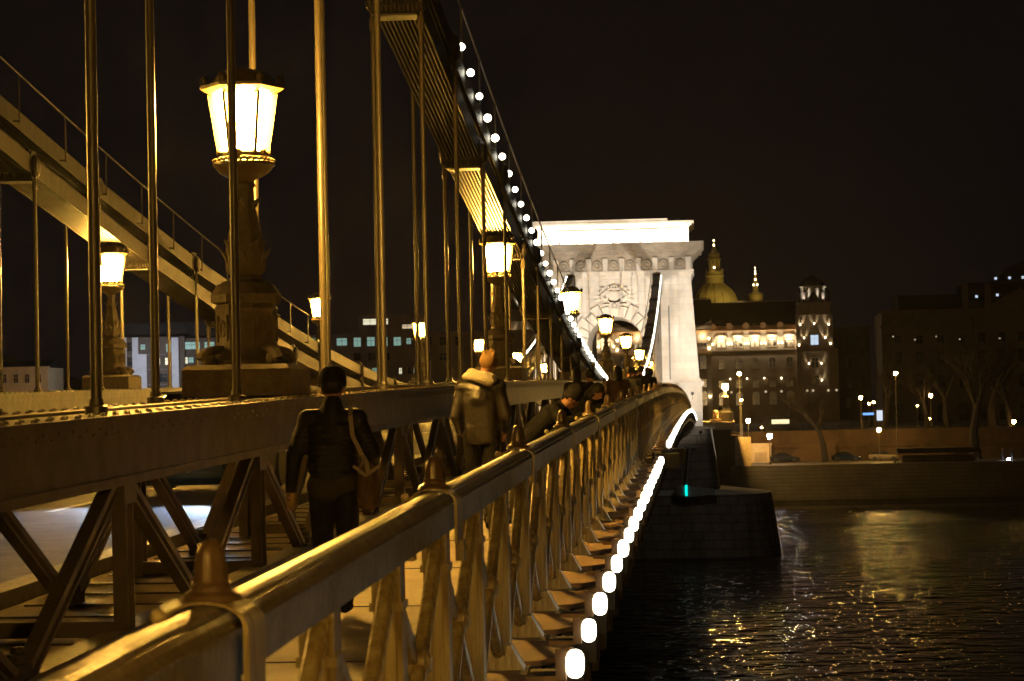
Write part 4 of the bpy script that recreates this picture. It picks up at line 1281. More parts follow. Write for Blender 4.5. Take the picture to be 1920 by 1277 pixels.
# corner towers
for s in (-1, 1):
    cx = s*31.9
    tn = M['hotel']
    b = MB().box(cx-3.5, cx+3.5, -1.9, 6, zh(590), zh(570)); b.box(cx-3.75, cx+3.75, -2.1, 6, zh(592), zh(590)); b.box(cx-3.7, cx+3.7, -2.0, 6, zh(571), zh(569)); 
    b.build('turret', tn, h)
    b = MB().lathe([(2.6, zh(569)), (2.6, zh(542)), (3.0, zh(540)), (3.0, zh(538))], (cx, 1.6, 0), 16); b.build('drum', M['hotel_light'], h, True)
    MB().lathe([(2.7, zh(538)), (2.55, zh(532)), (2.0, zh(525)), (1.1, zh(520)), (.3, zh(518)), (0, zh(515))], (cx, 1.6, 0), 16).build('dome', M['roof'], h, True)
    b = MB()
    for k, dx in enumerate((-3.1, -1.9, 1.9, 3.1)):
        b.lathe([(.35, zh(569)), (.30, zh(552)), (.42, zh(550)), (.2, zh(546)), (0, zh(543))], (cx+dx, -1.2, 0), 6)
    b.prism([(cx-1.7, zh(569)), (cx-1.0, zh(562)), (cx-.5, zh(553)), (cx, zh(549)), (cx+.5, zh(553)), (cx+1.0, zh(562)), (cx+1.7, zh(569))], -2.1, -1.7, 'y')
    b.build('gable', M['office_dark'], h)
    b = MB()
    for dx in (-3.4, 3.4): b.box(cx+dx-.45, cx+dx+.45, -2.15, -1.5, 0, zh(592))
    b.build('pilaster', tn, h)
    w_ = window(h, cx, zh(648), zh(630), 1.6, M['pane_blue'] if s > 0 else M['pane'], frame=M['hotel']); w_.location.y = -1.5
    for z0, z1 in ((690, 672), (722, 705)):
        w_ = window(h, cx, zh(z0), zh(z1), 1.6, M['pane'], frame=M['hotel']); w_.location.y = -1.5
    MB().box(cx-3.9, cx+3.9, -2.5, -1.5, zh(660), zh(656)).build('balcony', tn, h)
    for dx, yy, e in ((-2.95, 612, 60), (0.0, 610, 40), (2.95, 612, 60), (-2.2, 636, 50), (2.2, 636, 50), (-3.3, 649, 25), (3.3, 648, 25), (-1.3, 684, 25), (1.3, 684, 30), (1.3, 715, 45)):
        MB().lathe([(.05,0),(.10,.22),(.10,.3)], (cx+dx, -2.25, zh(yy)), 8).build('wall_lamp', M['brass_glow'], h)
        light('wall_light', 'SPOT', (cx+dx, -2.4, zh(yy)), e*5, (1, .86, .58), h, .08, aim=(cx+dx, -1.5, zh(yy-9)), spot=75)
    for dx in (-2.4, 2.4):
        light('wall_light', 'SPOT', (cx+dx, -2.2, zh(563)), 500, (1, .95, .84), h, .08, aim=(cx+dx*.6, 1, zh(545)), spot=70)
# street level shop lights under the hotel
for x, c_ in ((14.2, 'g'), (21.4, 'o'), (24.7, 'g'), (30.1, 'o'), (31.3, 'o'), (34.5, 'w'), (36.2, 'g')):
    MB().lathe([(.0,0),(.26,0),(.26,.12),(0,.12)], (x, -2.4, zh(733)), 10, 'y', 0).build('shop_lamp', M['pane_lit'], h)

# ================================================================== basilica
bs = empty('basilica', (6.6, 800, ZP)); tag(bs, 'domed basilica with a gold-lit dome and tall lantern behind the hotel roof', 'church')
def zb(y): return EYE + (755 - y)/5.5 - ZP
MB().box(-10, 16, 3, 40, 0, zb(566)).build('nave', M['hotel'], bs)
dm = [(7.6, zb(575)), (7.6, zb(565)), (7.3, zb(560)), (6.7, zb(552)), (5.7, zb(544)), (4.4, zb(537)), (3.2, zb(532)), (3.0, zb(530))]
MB().lathe(dm, (-1.8, 8, 0), 32).build('dome', M['dome'], bs, True)
b = MB()
for k in range(16):
    a = 2*math.pi*k/16
    b.tube([((r+.08)*math.cos(a)-1.8, 8+(r+.08)*math.sin(a), z) for r, z in dm], .16, 4)
b.build('dome_rib', M['dome'], bs)
b = MB().lathe([(3.2, zb(530)), (3.0, zb(519)), (3.3, zb(517)), (3.3, zb(515)), (3.0, zb(514.5)), (3.0, zb(508)), (2.2, zb(507)), (1.9, zb(506))], (-1.8, 8, 0), 16)
for k in range(8):
    a = math.pi*k/4 + .2; b.box(-1.8+1.7*math.cos(a)-.3, -1.8+1.7*math.cos(a)+.3, 8+1.7*math.sin(a)-.3, 8+1.7*math.sin(a)+.3, zb(507), zb(487))
    b.lathe([(.22, zb(508)), (.22, zb(504)), (0, zb(502))], (-1.8+2.9*math.cos(a), 8+2.9*math.sin(a), 0), 5)
b.lathe([(1.0, zb(507)), (1.0, zb(487))], (-1.8, 8, 0), 10)
b.lathe([(2.3, zb(487)), (2.3, zb(483)), (1.8, zb(482)), (1.9, zb(478)), (2.1, zb(475)), (1.2, zb(470)), (.7, zb(464)), (.35, zb(459)), (.3, zb(452)), (.1, zb(446)), (.0, zb(443))], (-1.8, 8, 0), 12)
b.build('lantern', M['dome'], bs, True)
for z, r in ((501, .35), (458, .3), (449.5, .25)):
    MB().ball((-1.8, 6.2 if z > 500 else 7.6, zb(z)), r, 8, 6).build('lamp', M['brass_glow'], bs)
b = MB().lathe([(2.6, zb(566)), (2.6, zb(556)), (2.8, zb(555)), (2.2, zb(551)), (1.2, zb(549)), (.9, zb(540)), (1.2, zb(536)), (.8, zb(530)), (.9, zb(527)), (.5, zb(520)), (.55, zb(516)), (.3, zb(509)), (.3, zb(505)), (0, zb(498))], (12.0, 5, 0), 10)
b.build('side_spire', M['dome'], bs, True)
for z, r in ((536, .3), (526, .3), (515, .26), (510, .22), (504, .18)):
    for dx in ((-.6, .6) if z > 530 else (0,)): MB().ball((12.0+dx, 4.0, zb(z)), r, 6, 5).build('lamp', M['brass_glow'], bs)
light('dome_flood', 'SPOT', (8, -12, zb(575)), 9000, (1, .80, .30), bs, .3, aim=(-1.8, 8, zb(545)), spot=60)
light('dome_flood', 'SPOT', (-8, -10, zb(570)), 2500, (1, .72, .25), bs, .3, aim=(-1.8, 8, zb(500)), spot=60)
light('dome_flood', 'SPOT', (14, -6, zb(568)), 1800, (1, .74, .25), bs, .3, aim=(12, 5, zb(535)), spot=60)

# ================================================================== dark stone office at the right
ms = empty('stone_office', (60, 480, ZP)); tag(ms, 'huge dark stone office building with a pediment, barely lit, at the right', 'building')
def zm(y): return EYE + (748 - y)/9.17 - ZP
MB().box(-23.7, 30, 0, 20, 0, zm(588)).build('wall', M['ministry'], ms)
MB().box(-24.3, 30, -.7, 0, zm(590), zm(584)).build('cornice', M['ministry'], ms)
MB().box(-24.0, 30, -.5, 0, zm(617), zm(612)).build('string_course', M['ministry'], ms)
MB().box(-24.0, 30, -.4, 0, zm(742), zm(739)).build('string_course', M['ministry'], ms)
MB().prism([(0, zm(586)), (20, zm(586)), (15, zm(555)), (5, zm(555))], -20, 30, 'x').build('roof', M['roof'], ms)
MB().box(-6.5, 30, 3, 18, zm(586), zm(535)).build('roof', M['roof'], ms)
MB().lathe([(8, zm(540)), (7.6, zm(520)), (6, zm(505)), (3, zm(494)), (0, zm(490))], (9, 10, 0), 16).build('roof', M['roof'], ms)
b = MB().box(-5.5, 13.5, -2.2, 0, 0, zm(600)); b.prism([(-6.5, zm(600)), (14.5, zm(600)), (4, zm(549))], -2.8, 0, 'y')
b.build('portico', M['ministry'], ms)
MB().prism([(-4.5, zm(598)), (12.5, zm(598)), (4, zm(557))], -2.85, -2.802, 'y').build('pediment_field', M['ministry'], ms)
for x in (-6.8, -2.2): MB().box(x-.6, x+.6, -.3, .8, zm(586), zm(538)).build('chimney', M['ministry'], ms)
for j, x in enumerate((-20.5, -16.2, -11.9, -7.6)):
    window(ms, x, zm(647), zm(632), 1.3, M['pane'], frame=M['ministry'])
    window(ms, x, zm(686), zm(662), 1.4, M['pane'], frame=M['ministry'])
    window(ms, x, zm(730), zm(706), 1.4, M['pane'], frame=M['ministry'])
    window(ms, x, zm(796), zm(766), 2.0, M['pane'], arch=True, frame=M['ministry'])
for j, x in enumerate((-4.0, 0, 4, 8, 12)):
    for z0, z1 in ((647, 630), (686, 662), (730, 706), (790, 762)):
        w_ = window(ms, x, zm(z0), zm(z1), 1.4, M['pane'], frame=M['ministry']); w_.location.y = -2.2
for (px, py) in ((1675, 631), (1756, 631), (1799, 636), (1872, 635), (1716, 637)):
    q = AT(px, py, 479.9)
    MB().box(-.18, .18, -.06, 0, -.14, .14).build('lit_pane', M['pane_lit'], ms).location = (q.x-60, 0 if px < 1815 else -2.25, q.z-ZP)
for (px, py) in ((1867, 522), (1893, 521), (1918, 520), (1831, 556), (1870, 553)):
    q = AT(px, py, 482.9)
    MB().box(-.25, .25, -.06, 0, -.25, .25).build('lit_pane', M['pane_blue'], ms).location = (q.x-60, 2.95, q.z-ZP)
# dark block between hotel and office
o = empty('street_side_building', (33.2, 540, ZP)); tag(o, 'unlit dark building closing the street between the hotel and the stone office', 'building')
MB().box(-5, 5, 0, 10, 0, 21).build('wall', M['office_dark'], o); MB().box(-5.2, 5.2, -.4, 0, 20.6, 21.3).build('cornice', M['office_dark'], o)
for x in (-3.4, 0, 3.4):
    for z in (3, 7.5, 12, 16.5): window(o, x, z, z+2.2, 1.2, M['pane'], frame=M['office_dark'])

# ================================================================== buildings seen through the hangers
YO = 420.0
def plate(par, name, x0, x1, y0, y1, Yd, m, th=.12, off=0):
    p0 = AT(x0, y1, YO); p1 = AT(x1, y0, YO); L = par.location
    return MB().box(p0.x-L.x, p1.x-L.x, Yd-th+off, Yd+off, p0.z-L.z, p1.z-L.z).build(name, m, par)
ob = empty('office_building', (-80, YO, ZP)); tag(ob, 'long office building with rows of teal and white lit windows behind the hangers', 'building')
xa, xb = AT(226, 700, YO).x + 80, AT(347, 700, YO).x + 80
z632 = AT(285, 632, YO).z - ZP
MB().box(xa, xb, 0, 14, 0, z632).build('wall', M['office_dark'], ob)
MB().box(xa+.5, xb+11, 1.5, 14, z632, z632+2.6).build('roof_storey', M['roof'], ob)
xc = AT(905, 700, YO).x + 80
z636 = AT(500, 640, YO).z - ZP + .9
MB().box(xb, AT(640, 700, YO).x+80, .4, 14, 0, z636).build('wall', M['office_dark'], ob)
MB().box(AT(640, 700, YO).x+80, xc+20, .4, 14, 0, AT(760, 623, YO).z-ZP).build('wall', M['office_dark'], ob)
MB().box(AT(672, 700, YO).x+80, AT(790, 700, YO).x+80, 1.0, 12, z636, AT(700, 590, YO).z-ZP).build('roof_storey', M['office_dark'], ob)
for x0, x1 in ((226, 237), (250, 259), (324, 335)):
    plate(ob, 'pier_panel', x0, x1, 633, 740, 0, M['office'], .35)
plate(ob, 'pier_panel', 259.5, 275, 664, 740, 0, M['office'], .30)
for y in (664, 692, 720):
    plate(ob, 'string_course', 237.5, 323.5, y, y+2.2, 0, M['office'], .2)
def lit(x0, x1, y0, y1, m, Yd=.38):
    p0 = AT(x0, y1, YO); p1 = AT(x1, y0, YO)
    cx = (p0.x+p1.x)/2 + 80
    window(ob, cx, p0.z-ZP, p1.z-ZP, p1.x-p0.x, m, y=Yd-.06, frame=M['office_dark'])
for t in ((239,249,642,659,M['pane'],0),(239,249,671,686,M['pane'],0),(239,251,693,713,M['pane_blue'],0),(264,272,646,656,M['pane_teal'],0),(288,297,645,657,M['pane_teal'],0),
          (312,321,645,660,M['pane_teal'],0),(293,300,672,684,M['pane_white'],0),(310,320,671,684,M['pane_white'],0),(262,274,695,714,M['pane'],0),(290,322,700,716,M['pane'],0)): lit(*t)
for t in ((344,374,641,655,M['pane_teal']),(383,401,641,655,M['pane_teal']),(345,351,670,682,M['pane_white']),(353,362,670,680,M['pane_teal']),
          (578,606,634,647,M['pane_teal']),(631,650,634,648,M['pane_teal']),(663,676,633,650,M['pane_teal']),(688,702,632,649,M['pane_teal']),(713,726,632,649,M['pane_teal']),
          (738,751,632,648,M['pane_teal']),(762,770,634,645,M['pane_teal']),(748,753,690,701,M['pane_white']),(764,777,688,701,M['pane']),(775,778,689,700,M['pane_white']),
          (420,440,640,655,M['pane']),(460,480,640,655,M['pane']),(500,520,640,655,M['pane']),(540,560,640,655,M['pane']),(660,676,690,702,M['pane']),(698,706,690,702,M['pane_teal']),
          (795,808,632,648,M['pane']),(824,837,632,648,M['pane']),(853,866,632,648,M['pane']),(795,808,662,676,M['pane']),(824,837,662,676,M['pane']),(663,676,662,676,M['pane']),(690,704,662,676,M['pane']),(716,730,662,676,M['pane'])): lit(*t)
for t in ((679.5,706,597.5,609,M['pane_white'],1.0),(712,726,597,608,M['pane_white'],1.0),(753,772,608,616,M['pane_lit'],1.0)): lit(*t)
light('street_light_cold', 'POINT', (AT(300, 700, YO).x+80, -14, 14), 6500, COOLW, ob, .3)
lb = empty('ochre_building', (AT(45, 700, YO).x, YO-6, ZP)); tag(lb, 'low ochre building with four small windows at the left border', 'building')
p0 = AT(-60, 740, YO-6).x; p1 = AT(91, 740, YO-6).x; zt = AT(45, 690, YO-6).z - ZP; L = lb.location.x
MB().box(p0-L, p1-L, 0, 10, 0, zt).build('wall', M['ochre'], lb); MB().box(p0-L, p1-L+.3, -.4, 0, zt-.25, zt+.2).build('cornice', M['ochre'], lb)
MB().prism([(0, zt+.2), (10, zt+.2), (5, zt+1.4)], p0-L, p1-L, 'x').build('roof', M['roof'], lb)
for x in (8, 30, 51, 73):
    q = AT(x, 710, YO-6); window(lb, q.x-L, q.z-ZP-.75, q.z-ZP+.75, .8, M['pane'], frame=M['ochre'])
light('warm_fill_light', 'POINT', (4, -12, 8), 1300, SODIUM, lb, .3)  # fill point added to warm the coldly lit wall, no lamp stands here
# wooded ridge far behind
rnd = random.Random(4)
pts = [(-330, -5)]; 
for i in range(60): pts.append((-330 + i*5.0, 15 + 5*math.sin(i*.35) + rnd.uniform(-1.2, 1.2) - (i > 45)*(i-45)*.9))
pts.append((-30, -5))
tag(MB().prism(pts, 650, 700, 'y').build('hills', M['roof']), kind='structure')

# ================================================================== car on the bridge
cr = empty('car', (-7.15, 33.2, deck(33.2)-.05)); tag(cr, 'dark blue car with white headlights on the road, glimpsed through the girder', 'car')
cr.rotation_euler.x = math.atan2(deck(34)-deck(32.4), 1.6)
def loft(sections, n):
    b = MB(); vs = []
    for s_ in sections: vs += s_
    fs = []
    for i in range(len(sections)-1):
        for k in range(n): fs.append((i*n+k, i*n+(k+1) % n, (i+1)*n+(k+1) % n, (i+1)*n+k))
    fs += [tuple(range(n)), tuple((len(sections)-1)*n+k for k in range(n))]
    return b.add(vs, fs)
def csec(y, w, z0, z1, wt=None):
    wt = wt or w*.92
    return [(-w,y,z0+.08),(-w*.94,y,z0),(w*.94,y,z0),(w,y,z0+.08),(w,y,(z0+z1)*.55),(wt,y,z1-.03),(wt*.9,y,z1),(-wt*.9,y,z1),(-wt,y,z1-.03),(-w,y,(z0+z1)*.55)]
loft([csec(-2.15,.70,.30,.62), csec(-2.05,.80,.20,.70), csec(-1.6,.86,.18,.80), csec(-.9,.88,.18,.88), csec(1.2,.88,.18,.92), csec(1.9,.85,.22,.90), csec(2.1,.74,.32,.80)], 10).build('body', M['car'], cr, True)
loft([csec(-1.0,.74,.84,.90), csec(-.45,.72,.84,1.28,.60), csec(.1,.72,.84,1.42,.60), csec(.9,.72,.84,1.40,.58), csec(1.75,.70,.84,.92)], 10).build('window', M['carglass'], cr, True)
MB().box(-.56, .56, -.25, 1.0, 1.42, 1.45).build('roof', M['car'], cr)
for s in (-1, 1):
    for y in (-1.35, 1.3):
        wv = MB().lathe([(.20,-.10),(.31,-.10),(.33,-.06),(.33,.06),(.31,.10),(.20,.10)], (s*.80, y, .33), 18, 'x').build('wheel', M['tyre'], cr, True)
        MB().lathe([(0,-.08),(.20,-.09),(.20,.09),(0,.08)], (s*.80, y, .33), 12, 'x').build('rim', M['girder_far'], wv)
    MB().ball((s*.60, -2.06, .62), .10, 10, 8, 1.3, .6, .8).build('headlight', M['headlight'], cr, True)
    light('headlight_beam', 'SPOT', (s*.60, -2.2, .62), 600, (.60, .75, 1.0), cr, .05, aim=(s*.7-.9, -8, -.35), spot=50, blend=.8)
    MB().box(s*.62-.14, s*.62+.14, 2.02, 2.09, .62, .74).build('tail_light', M['finial'], cr)
    MB().box(s*.86-.02, s*1.0, -.55, -.40, .93, 1.05).build('wing_mirror', M['car'], cr)
MB().box(-.26, .26, -2.17, -2.12, .38, .50).build('number_plate', M['paint_white'], cr)

# delivery van with lit rear window behind the quay wall, and parked cars
def parked(px, Y, z, lab, m, rz):
    q = AT(px, 800, Y); o = empty('parked_car', (q.x, Y, z), rz); tag(o, lab, 'car', 'cars parked on the far bank')
    loft([csec(-2.15,.70,.30,.62), csec(-2.05,.80,.20,.70), csec(-1.6,.86,.18,.80), csec(-.9,.88,.18,.88), csec(1.2,.88,.18,.92), csec(1.9,.85,.22,.90), csec(2.1,.74,.32,.80)], 10).build('body', m, o, True)
    loft([csec(-1.0,.74,.84,.90), csec(-.45,.72,.84,1.28,.60), csec(.1,.72,.84,1.42,.60), csec(.9,.72,.84,1.40,.58), csec(1.75,.70,.84,.92)], 10).build('window', M['carglass'], o, True)
    for s in (-1, 1):
        for y in (-1.35, 1.3): MB().lathe([(0,-.10),(.31,-.10),(.33,-.06),(.33,.06),(.31,.10),(0,.10)], (s*.80, y, .33), 14, 'x').build('wheel', M['tyre'], o, True)
    return o
parked(1585, 340, ZQ+.02, 'dark car parked along the quay wall right of the bare tree', M['car'], R(90))
parked(1655, 341, ZQ+.02, 'pale car parked along the quay wall below the street gap', M['ministry'], R(90))
parked(1470, 341, ZQ+.02, 'dark car parked by the white quay lantern', M['cloth_dark'], R(90))
o = empty('van', AT(1467, 802, 352)); o.location.z = ZP; tag(o, 'van with a bright white lit window behind the quay wall', 'van')
loft([csec(-2.6,.85,.3,1.0), csec(-2.2,.95,.2,1.5), csec(-1.5,.98,.2,2.3,.85), csec(2.6,.98,.2,2.35,.85), csec(2.7,.9,.4,2.2)], 10).build('body', M['cloth_dark'], o, True)
o.rotation_euler.z = R(90)
MB().box(-.99, -.95, -1.0, 1.6, 1.3, 1.95).build('window', M['pane_white'], o); MB().box(.95, .99, -1.0, 1.6, 1.3, 1.95).build('window', M['pane_white'], o)
for s in (-1, 1):
    for y in (-1.7, 1.7): MB().lathe([(0,-.11),(.34,-.11),(.36,0),(.34,.11),(0,.11)], (s*.85, y, .36), 14, 'x').build('wheel', M['tyre'], o, True)

# ================================================================== people
DG = None
def cap(b, p, q, r0, r1, n=12):
    p, q = Vector(p), Vector(q); d = q - p; L = d.length; d.normalize()
    pts = []; rs = []
    for i in range(4):
        t = math.pi/2*(i/4); pts.append(p - d*r0*math.cos(t)); rs.append(max(r0*math.sin(t), .002))
    pts.append(p); rs.append(r0); pts.append(q); rs.append(r1)
    for i in range(3, -1, -1):
        t = math.pi/2*(i/4); pts.append(q + d*r1*math.cos(t)); rs.append(max(r1*math.sin(t), .002))
    b.tube(pts, rs, n, cap=True)
def ell(b, c, rx, ry, rz): b.ball(c, 1, 14, 10, rx, ry, rz)
def organic(b, name, m, parent, vox, smooth=4):
    o = b.build(name, m, None)
    md = o.modifiers.new('r', 'REMESH'); md.mode = 'VOXEL'; md.voxel_size = vox
    ms_ = o.modifiers.new('s', 'SMOOTH'); ms_.iterations = smooth; ms_.factor = .5
    dg = bpy.context.evaluated_depsgraph_get()
    me = bpy.data.meshes.new_from_object(o.evaluated_get(dg))
    o.modifiers.clear(); old = o.data; o.data = me; bpy.data.meshes.remove(old)
    me.name = name; me.shade_smooth()
    if not me.materials: me.materials.append(m)
    adopt(o, parent)
    return o
def trunk(b, zbot, k):
    """a coat's body: broad shoulders, flat back, slightly flared hem"""
    secs = [(1.50, .062, .062), (1.475, .085, .072), (1.445, .135, .088), (1.41, .178, .102), (1.34, .186, .116), (1.24, .176, .122), (1.12, .166, .120), (1.02, .168, .122), (zbot+.03, .178, .127), (zbot, .170, .120)]
    vs = []; n = 22; fs = []
    for z, a, c in secs:
        for i in range(n):
            t = 2*math.pi*i/n
            cx_ = math.copysign(abs(math.cos(t))**.8, math.cos(t)); sy_ = math.copysign(abs(math.sin(t))**.8, math.sin(t))
            vs.append((a*k*cx_, c*k*sy_ + .004, z))
    for i in range(len(secs)-1):
        for j in range(n): fs.append((i*n+j, i*n+(j+1) % n, (i+1)*n+(j+1) % n, (i+1)*n+j))
    fs += [tuple(range(n)), tuple((len(secs)-1)*n+j for j in range(n))]
    b.add(vs, fs)
def hand(b, w, d, side, curl=.5):
    """palm at the wrist w, pointing along d, five fingers"""
    w, d = Vector(w), Vector(d).normalized()
    s = Vector((0, 1, 0)) if abs(d.y) < .8 else Vector((1, 0, 0))
    s = (s - d*s.dot(d)).normalized(); nrm = d.cross(s)*side
    cap(b, w, w + d*.07, .024, .030)
    for i in range(-1, 2): cap(b, w + d*.02 + s*i*.018, w + d*.085 + s*i*.024, .014, .013, 8)
    for i, L in enumerate((.060, .072, .068, .052)):
        base = w + d*.085 + s*(i-1.5)*.020
        k1 = base + (d*math.cos(curl*.6) + nrm*math.sin(curl*.6))*L*.5
        k2 = k1 + (d*math.cos(curl*1.6) + nrm*math.sin(curl*1.6))*L*.5
        cap(b, base, k1, .0095, .009, 7); cap(b, k1, k2, .009, .0075, 7)
    tb = w + d*.03 - s*.028
    cap(b, tb, tb + (d*.6 - s*.7 + nrm*.4).normalized()*.035, .012, .0105, 7)
    cap(b, tb + (d*.6 - s*.7 + nrm*.4).normalized()*.035, tb + (d*.6 - s*.7 + nrm*.4).normalized()*.035 + (d*.9 + nrm*.4).normalized()*.028, .0105, .009, 7)
def person(x, y, rz, H, label, J, vox, coat, trouser, hairm, hair='short', hood=False, bag=False, hat=False, glove=None, coatlen=.0, quilt=False, phone=False, group=None, zoff=0):
    """J: joints in metres for a 1.75 m body, +Y is the way the body faces"""
    p = empty('person', (x, y, deck(y)+zoff), rz); p.scale = (H/1.75,)*3
    tag(p, label, 'person', group)
    hd, nk, ch, hp = Vector(J['head']), Vector(J['neck']), Vector(J['chest']), Vector(J['hip'])
    up = (hd-nk).normalized(); f = Vector(J.get('face', (0, 1, 0))).normalized(); f = (f - up*f.dot(up)).normalized(); r = f.cross(up)
    b = MB()
    # skull, jaw, nose, ears, brow
    def P(a, c, d): return hd + r*a + f*c + up*d
    ell(b, P(0, -.010, .02)[:], .076, .088, .100)
    cap(b, P(0, .02, -.05), P(0, .045, -.075), .052, .036)
    cap(b, P(0, .085, .02), P(0, .100, -.020), .010, .015, 8)
    for s in (-1, 1):
        ell(b, P(s*.078, -.01, -.005)[:], .010, .022, .032)
        cap(b, P(s*.032, .075, .028), P(s*.030, .078, .020), .015, .014, 8)
    cap(b, P(-.02, .085, -.052), P(.02, .085, -.052), .009, .009, 8)
    cap(b, hd - up*.06, nk, .056, .062)
    cap(b, nk, ch, .062, .08)
    sh = J['sh']; el = J['el']; wr = J['wr']; kn = J['kn']; an = J['an']; hj = J['hj']
    ax = (Vector(sh[1]) - Vector(sh[0])).normalized()
    cap(b, Vector(sh[0]), Vector(sh[1]), .062, .062)
    fb = Vector((0, .03, 0)) if abs((hp-ch).normalized().z) > .9 else Vector((0, 0, 0))
    for s in (-.06, .06): cap(b, ch + ax*s + fb*.3, hp + ax*s + fb*.3, .075, .075)
    for i in range(2):
        cap(b, sh[i], el[i], .052, .040); cap(b, el[i], wr[i], .040, .027)
        hand(b, wr[i], J['hd'][i], 1 if i else -1, J.get('curl', .5))
        cap(b, hj[i], kn[i], .075, .055); cap(b, kn[i], an[i], .052, .036)
        a_ = Vector(an[i]); ft = Vector(J.get('foot', (0, 1, 0))).normalized()
        cap(b, a_ + Vector((0, 0, -.045)), a_ + ft*.15 + Vector((0, 0, -.055)), .036, .030)
    organic(b, 'body', M['skin'] if not glove else M['skin'], p, vox, 2)
    # coat
    b = MB()
    cap(b, Vector(sh[0]), Vector(sh[1]), .085, .085)
    cap(b, nk - up*.01, ch, .088, .15)
    sd = ax
    dn = (hp-ch); fw_ = Vector((0, 1, 0)) if abs(dn.normalized().z) > .9 else Vector((0, 0, 0))
    if fw_.y: trunk(b, hp.z - coatlen - .03, 1.0)
    else:
        for s in (-.09, -.03, .03, .09): cap(b, ch + sd*s, hp + sd*s, .118, .12)
    for i in range(2):
        cap(b, sh[i], el[i], .072, .060); cap(b, el[i], Vector(wr[i]), .060, .044)
    if quilt:
        cap(b, nk - up*.03, nk + up*.045, .085, .078)
        for i in range(9):
            c_ = ch + dn*(i/8.0) + Vector((0, 0, .06))
            for s in (-.07, 0, .07): ell(b, (c_ + sd*s*1.0)[:], .122, .128, .026)
        for i in range(2):
            for k in range(7):
                q = Vector(sh[i]).lerp(Vector(el[i]), k/7); ell(b, q[:], .079, .079, .020)
                q = Vector(el[i]).lerp(Vector(wr[i]), k/7); ell(b, q[:], .066-.003*k, .066-.003*k, .018)
    organic(b, 'jacket', coat, p, vox, 5)
    b = MB()
    cap(b, Vector(hj[0]), Vector(hj[1]), .10, .10)
    for i in range(2):
        cap(b, hj[i], kn[i], .100, .078); cap(b, kn[i], Vector(an[i]), .078, .062)
    organic(b, 'trousers', trouser, p, max(vox, .014), 2)
    b = MB()
    ft = Vector(J.get('foot', (0, 1, 0))).normalized()
    for i in range(2):
        a_ = Vector(an[i])
        cap(b, a_ + Vector((0, 0, .02)), a_ + Vector((0, 0, -.04)), .05, .05); cap(b, a_ - ft*.03 + Vector((0, 0, -.045)), a_ + ft*.17 + Vector((0, 0, -.052)), .046, .038)
    organic(b, 'shoe', M['cloth_dark'], p, max(vox, .014), 2)
    b = MB()
    ell(b, P(0, -.028, .038)[:], .090, .094, .098)
    if hair == 'spiky':
        rr = random.Random(2)
        for k in range(46):
            a = rr.uniform(0, 6.28); e = rr.uniform(.35, 1.5)
            d = (r*math.cos(a)*math.cos(e) + f*(math.sin(a)*math.cos(e)-.1) + up*math.sin(e)).normalized()
            q = P(0, -.025, .03) + Vector((d.x*.082, d.y*.088, d.z*.092))
            cap(b, q, q + (d*.8+up*.5)*.034, .014, .005, 6)
    if hair == 'long':
        cap(b, P(0, -.05, .02), P(0, -.07, -.15), .085, .07); cap(b, P(.04, -.03, .0), P(.05, -.04, -.14), .055, .045); cap(b, P(-.04, -.03, .0), P(-.05, -.04, -.14), .055, .045)
    organic(b, 'hair', hairm, p, max(.008, vox*.8), 1)
    if hat:
        b = MB().lathe([(.100,-.005),(.106,.02),(.103,.06),(.085,.11),(.05,.14),(0,.15)], (0,0,0), 20, ribs=20, ribd=.012)
        mtx = Matrix((r, f, up)).transposed().to_4x4(); o = b.build('hat', M['cloth_dark'], p, True); o.matrix_local = Matrix.Translation(P(0, -.02, .03)) @ mtx
    if hood:
        b = MB()
        for k in range(17):
            a = math.pi*2*k/16
            q = nk + r*.115*math.cos(a) + f*(.095*math.sin(a)-.03) + up*(.015 + .02*math.cos(2*a) - .02*math.sin(a))
            ell(b, q[:], .052, .048, .038)
        for k in range(9):
            a = -math.pi/2 + (k-4)*.24
            q = nk + r*.15*math.cos(a)*1.0 + f*(.125*math.sin(a)) - up*.02
            ell(b, q[:], .065, .045, .045)
        organic(b, 'hood', M['hood'], p, .012, 3)
    if bag:
        b = MB()
        c_ = hp + Vector((.255, -.02, -.06))
        ell(b, c_[:], .085, .12, .15); ell(b, (c_ + Vector((0, 0, .08)))[:], .07, .11, .12); ell(b, (c_ - Vector((0, 0, .07)))[:], .09, .125, .11)
        bg_ = organic(b, 'shoulder_bag', M['bagtan'], p, .014, 3)
        s0 = Vector(sh[1]) + Vector((-.035, -.04, .085))
        b = MB()
        for dx in (-.0,):
            pts = [s0 + Vector((-.0, .06, -.01)), s0, s0 + Vector((.01, -.075, -.06)), s0 + Vector((.03, -.125, -.20)), s0.lerp(c_, .6) + Vector((.03, -.145, 0)), c_ + Vector((.0, -.10, .19)), c_ + Vector((.02, -.12, .10))]
            for i in range(len(pts)-1): b.beam(pts[i], pts[i+1], .030, .008, (0, 1, 0))
        b.beam(c_ + Vector((-.09, -.10, .15)), c_ + Vector((0, -.125, .08)), .022, .008, (0, 1, 0))
        b.beam(c_ + Vector((.10, -.09, .15)), c_ + Vector((0, -.125, .08)), .022, .008, (0, 1, 0))
        b.build('bag_strap', M['strap'], p)
        b = MB(); cap(b, hp + Vector((-.07, 0, -.05)), hp + Vector((.07, 0, -.03)), .126, .126); organic(b, 'shirt_hem', M['cloth_grey'], p, .014, 2)
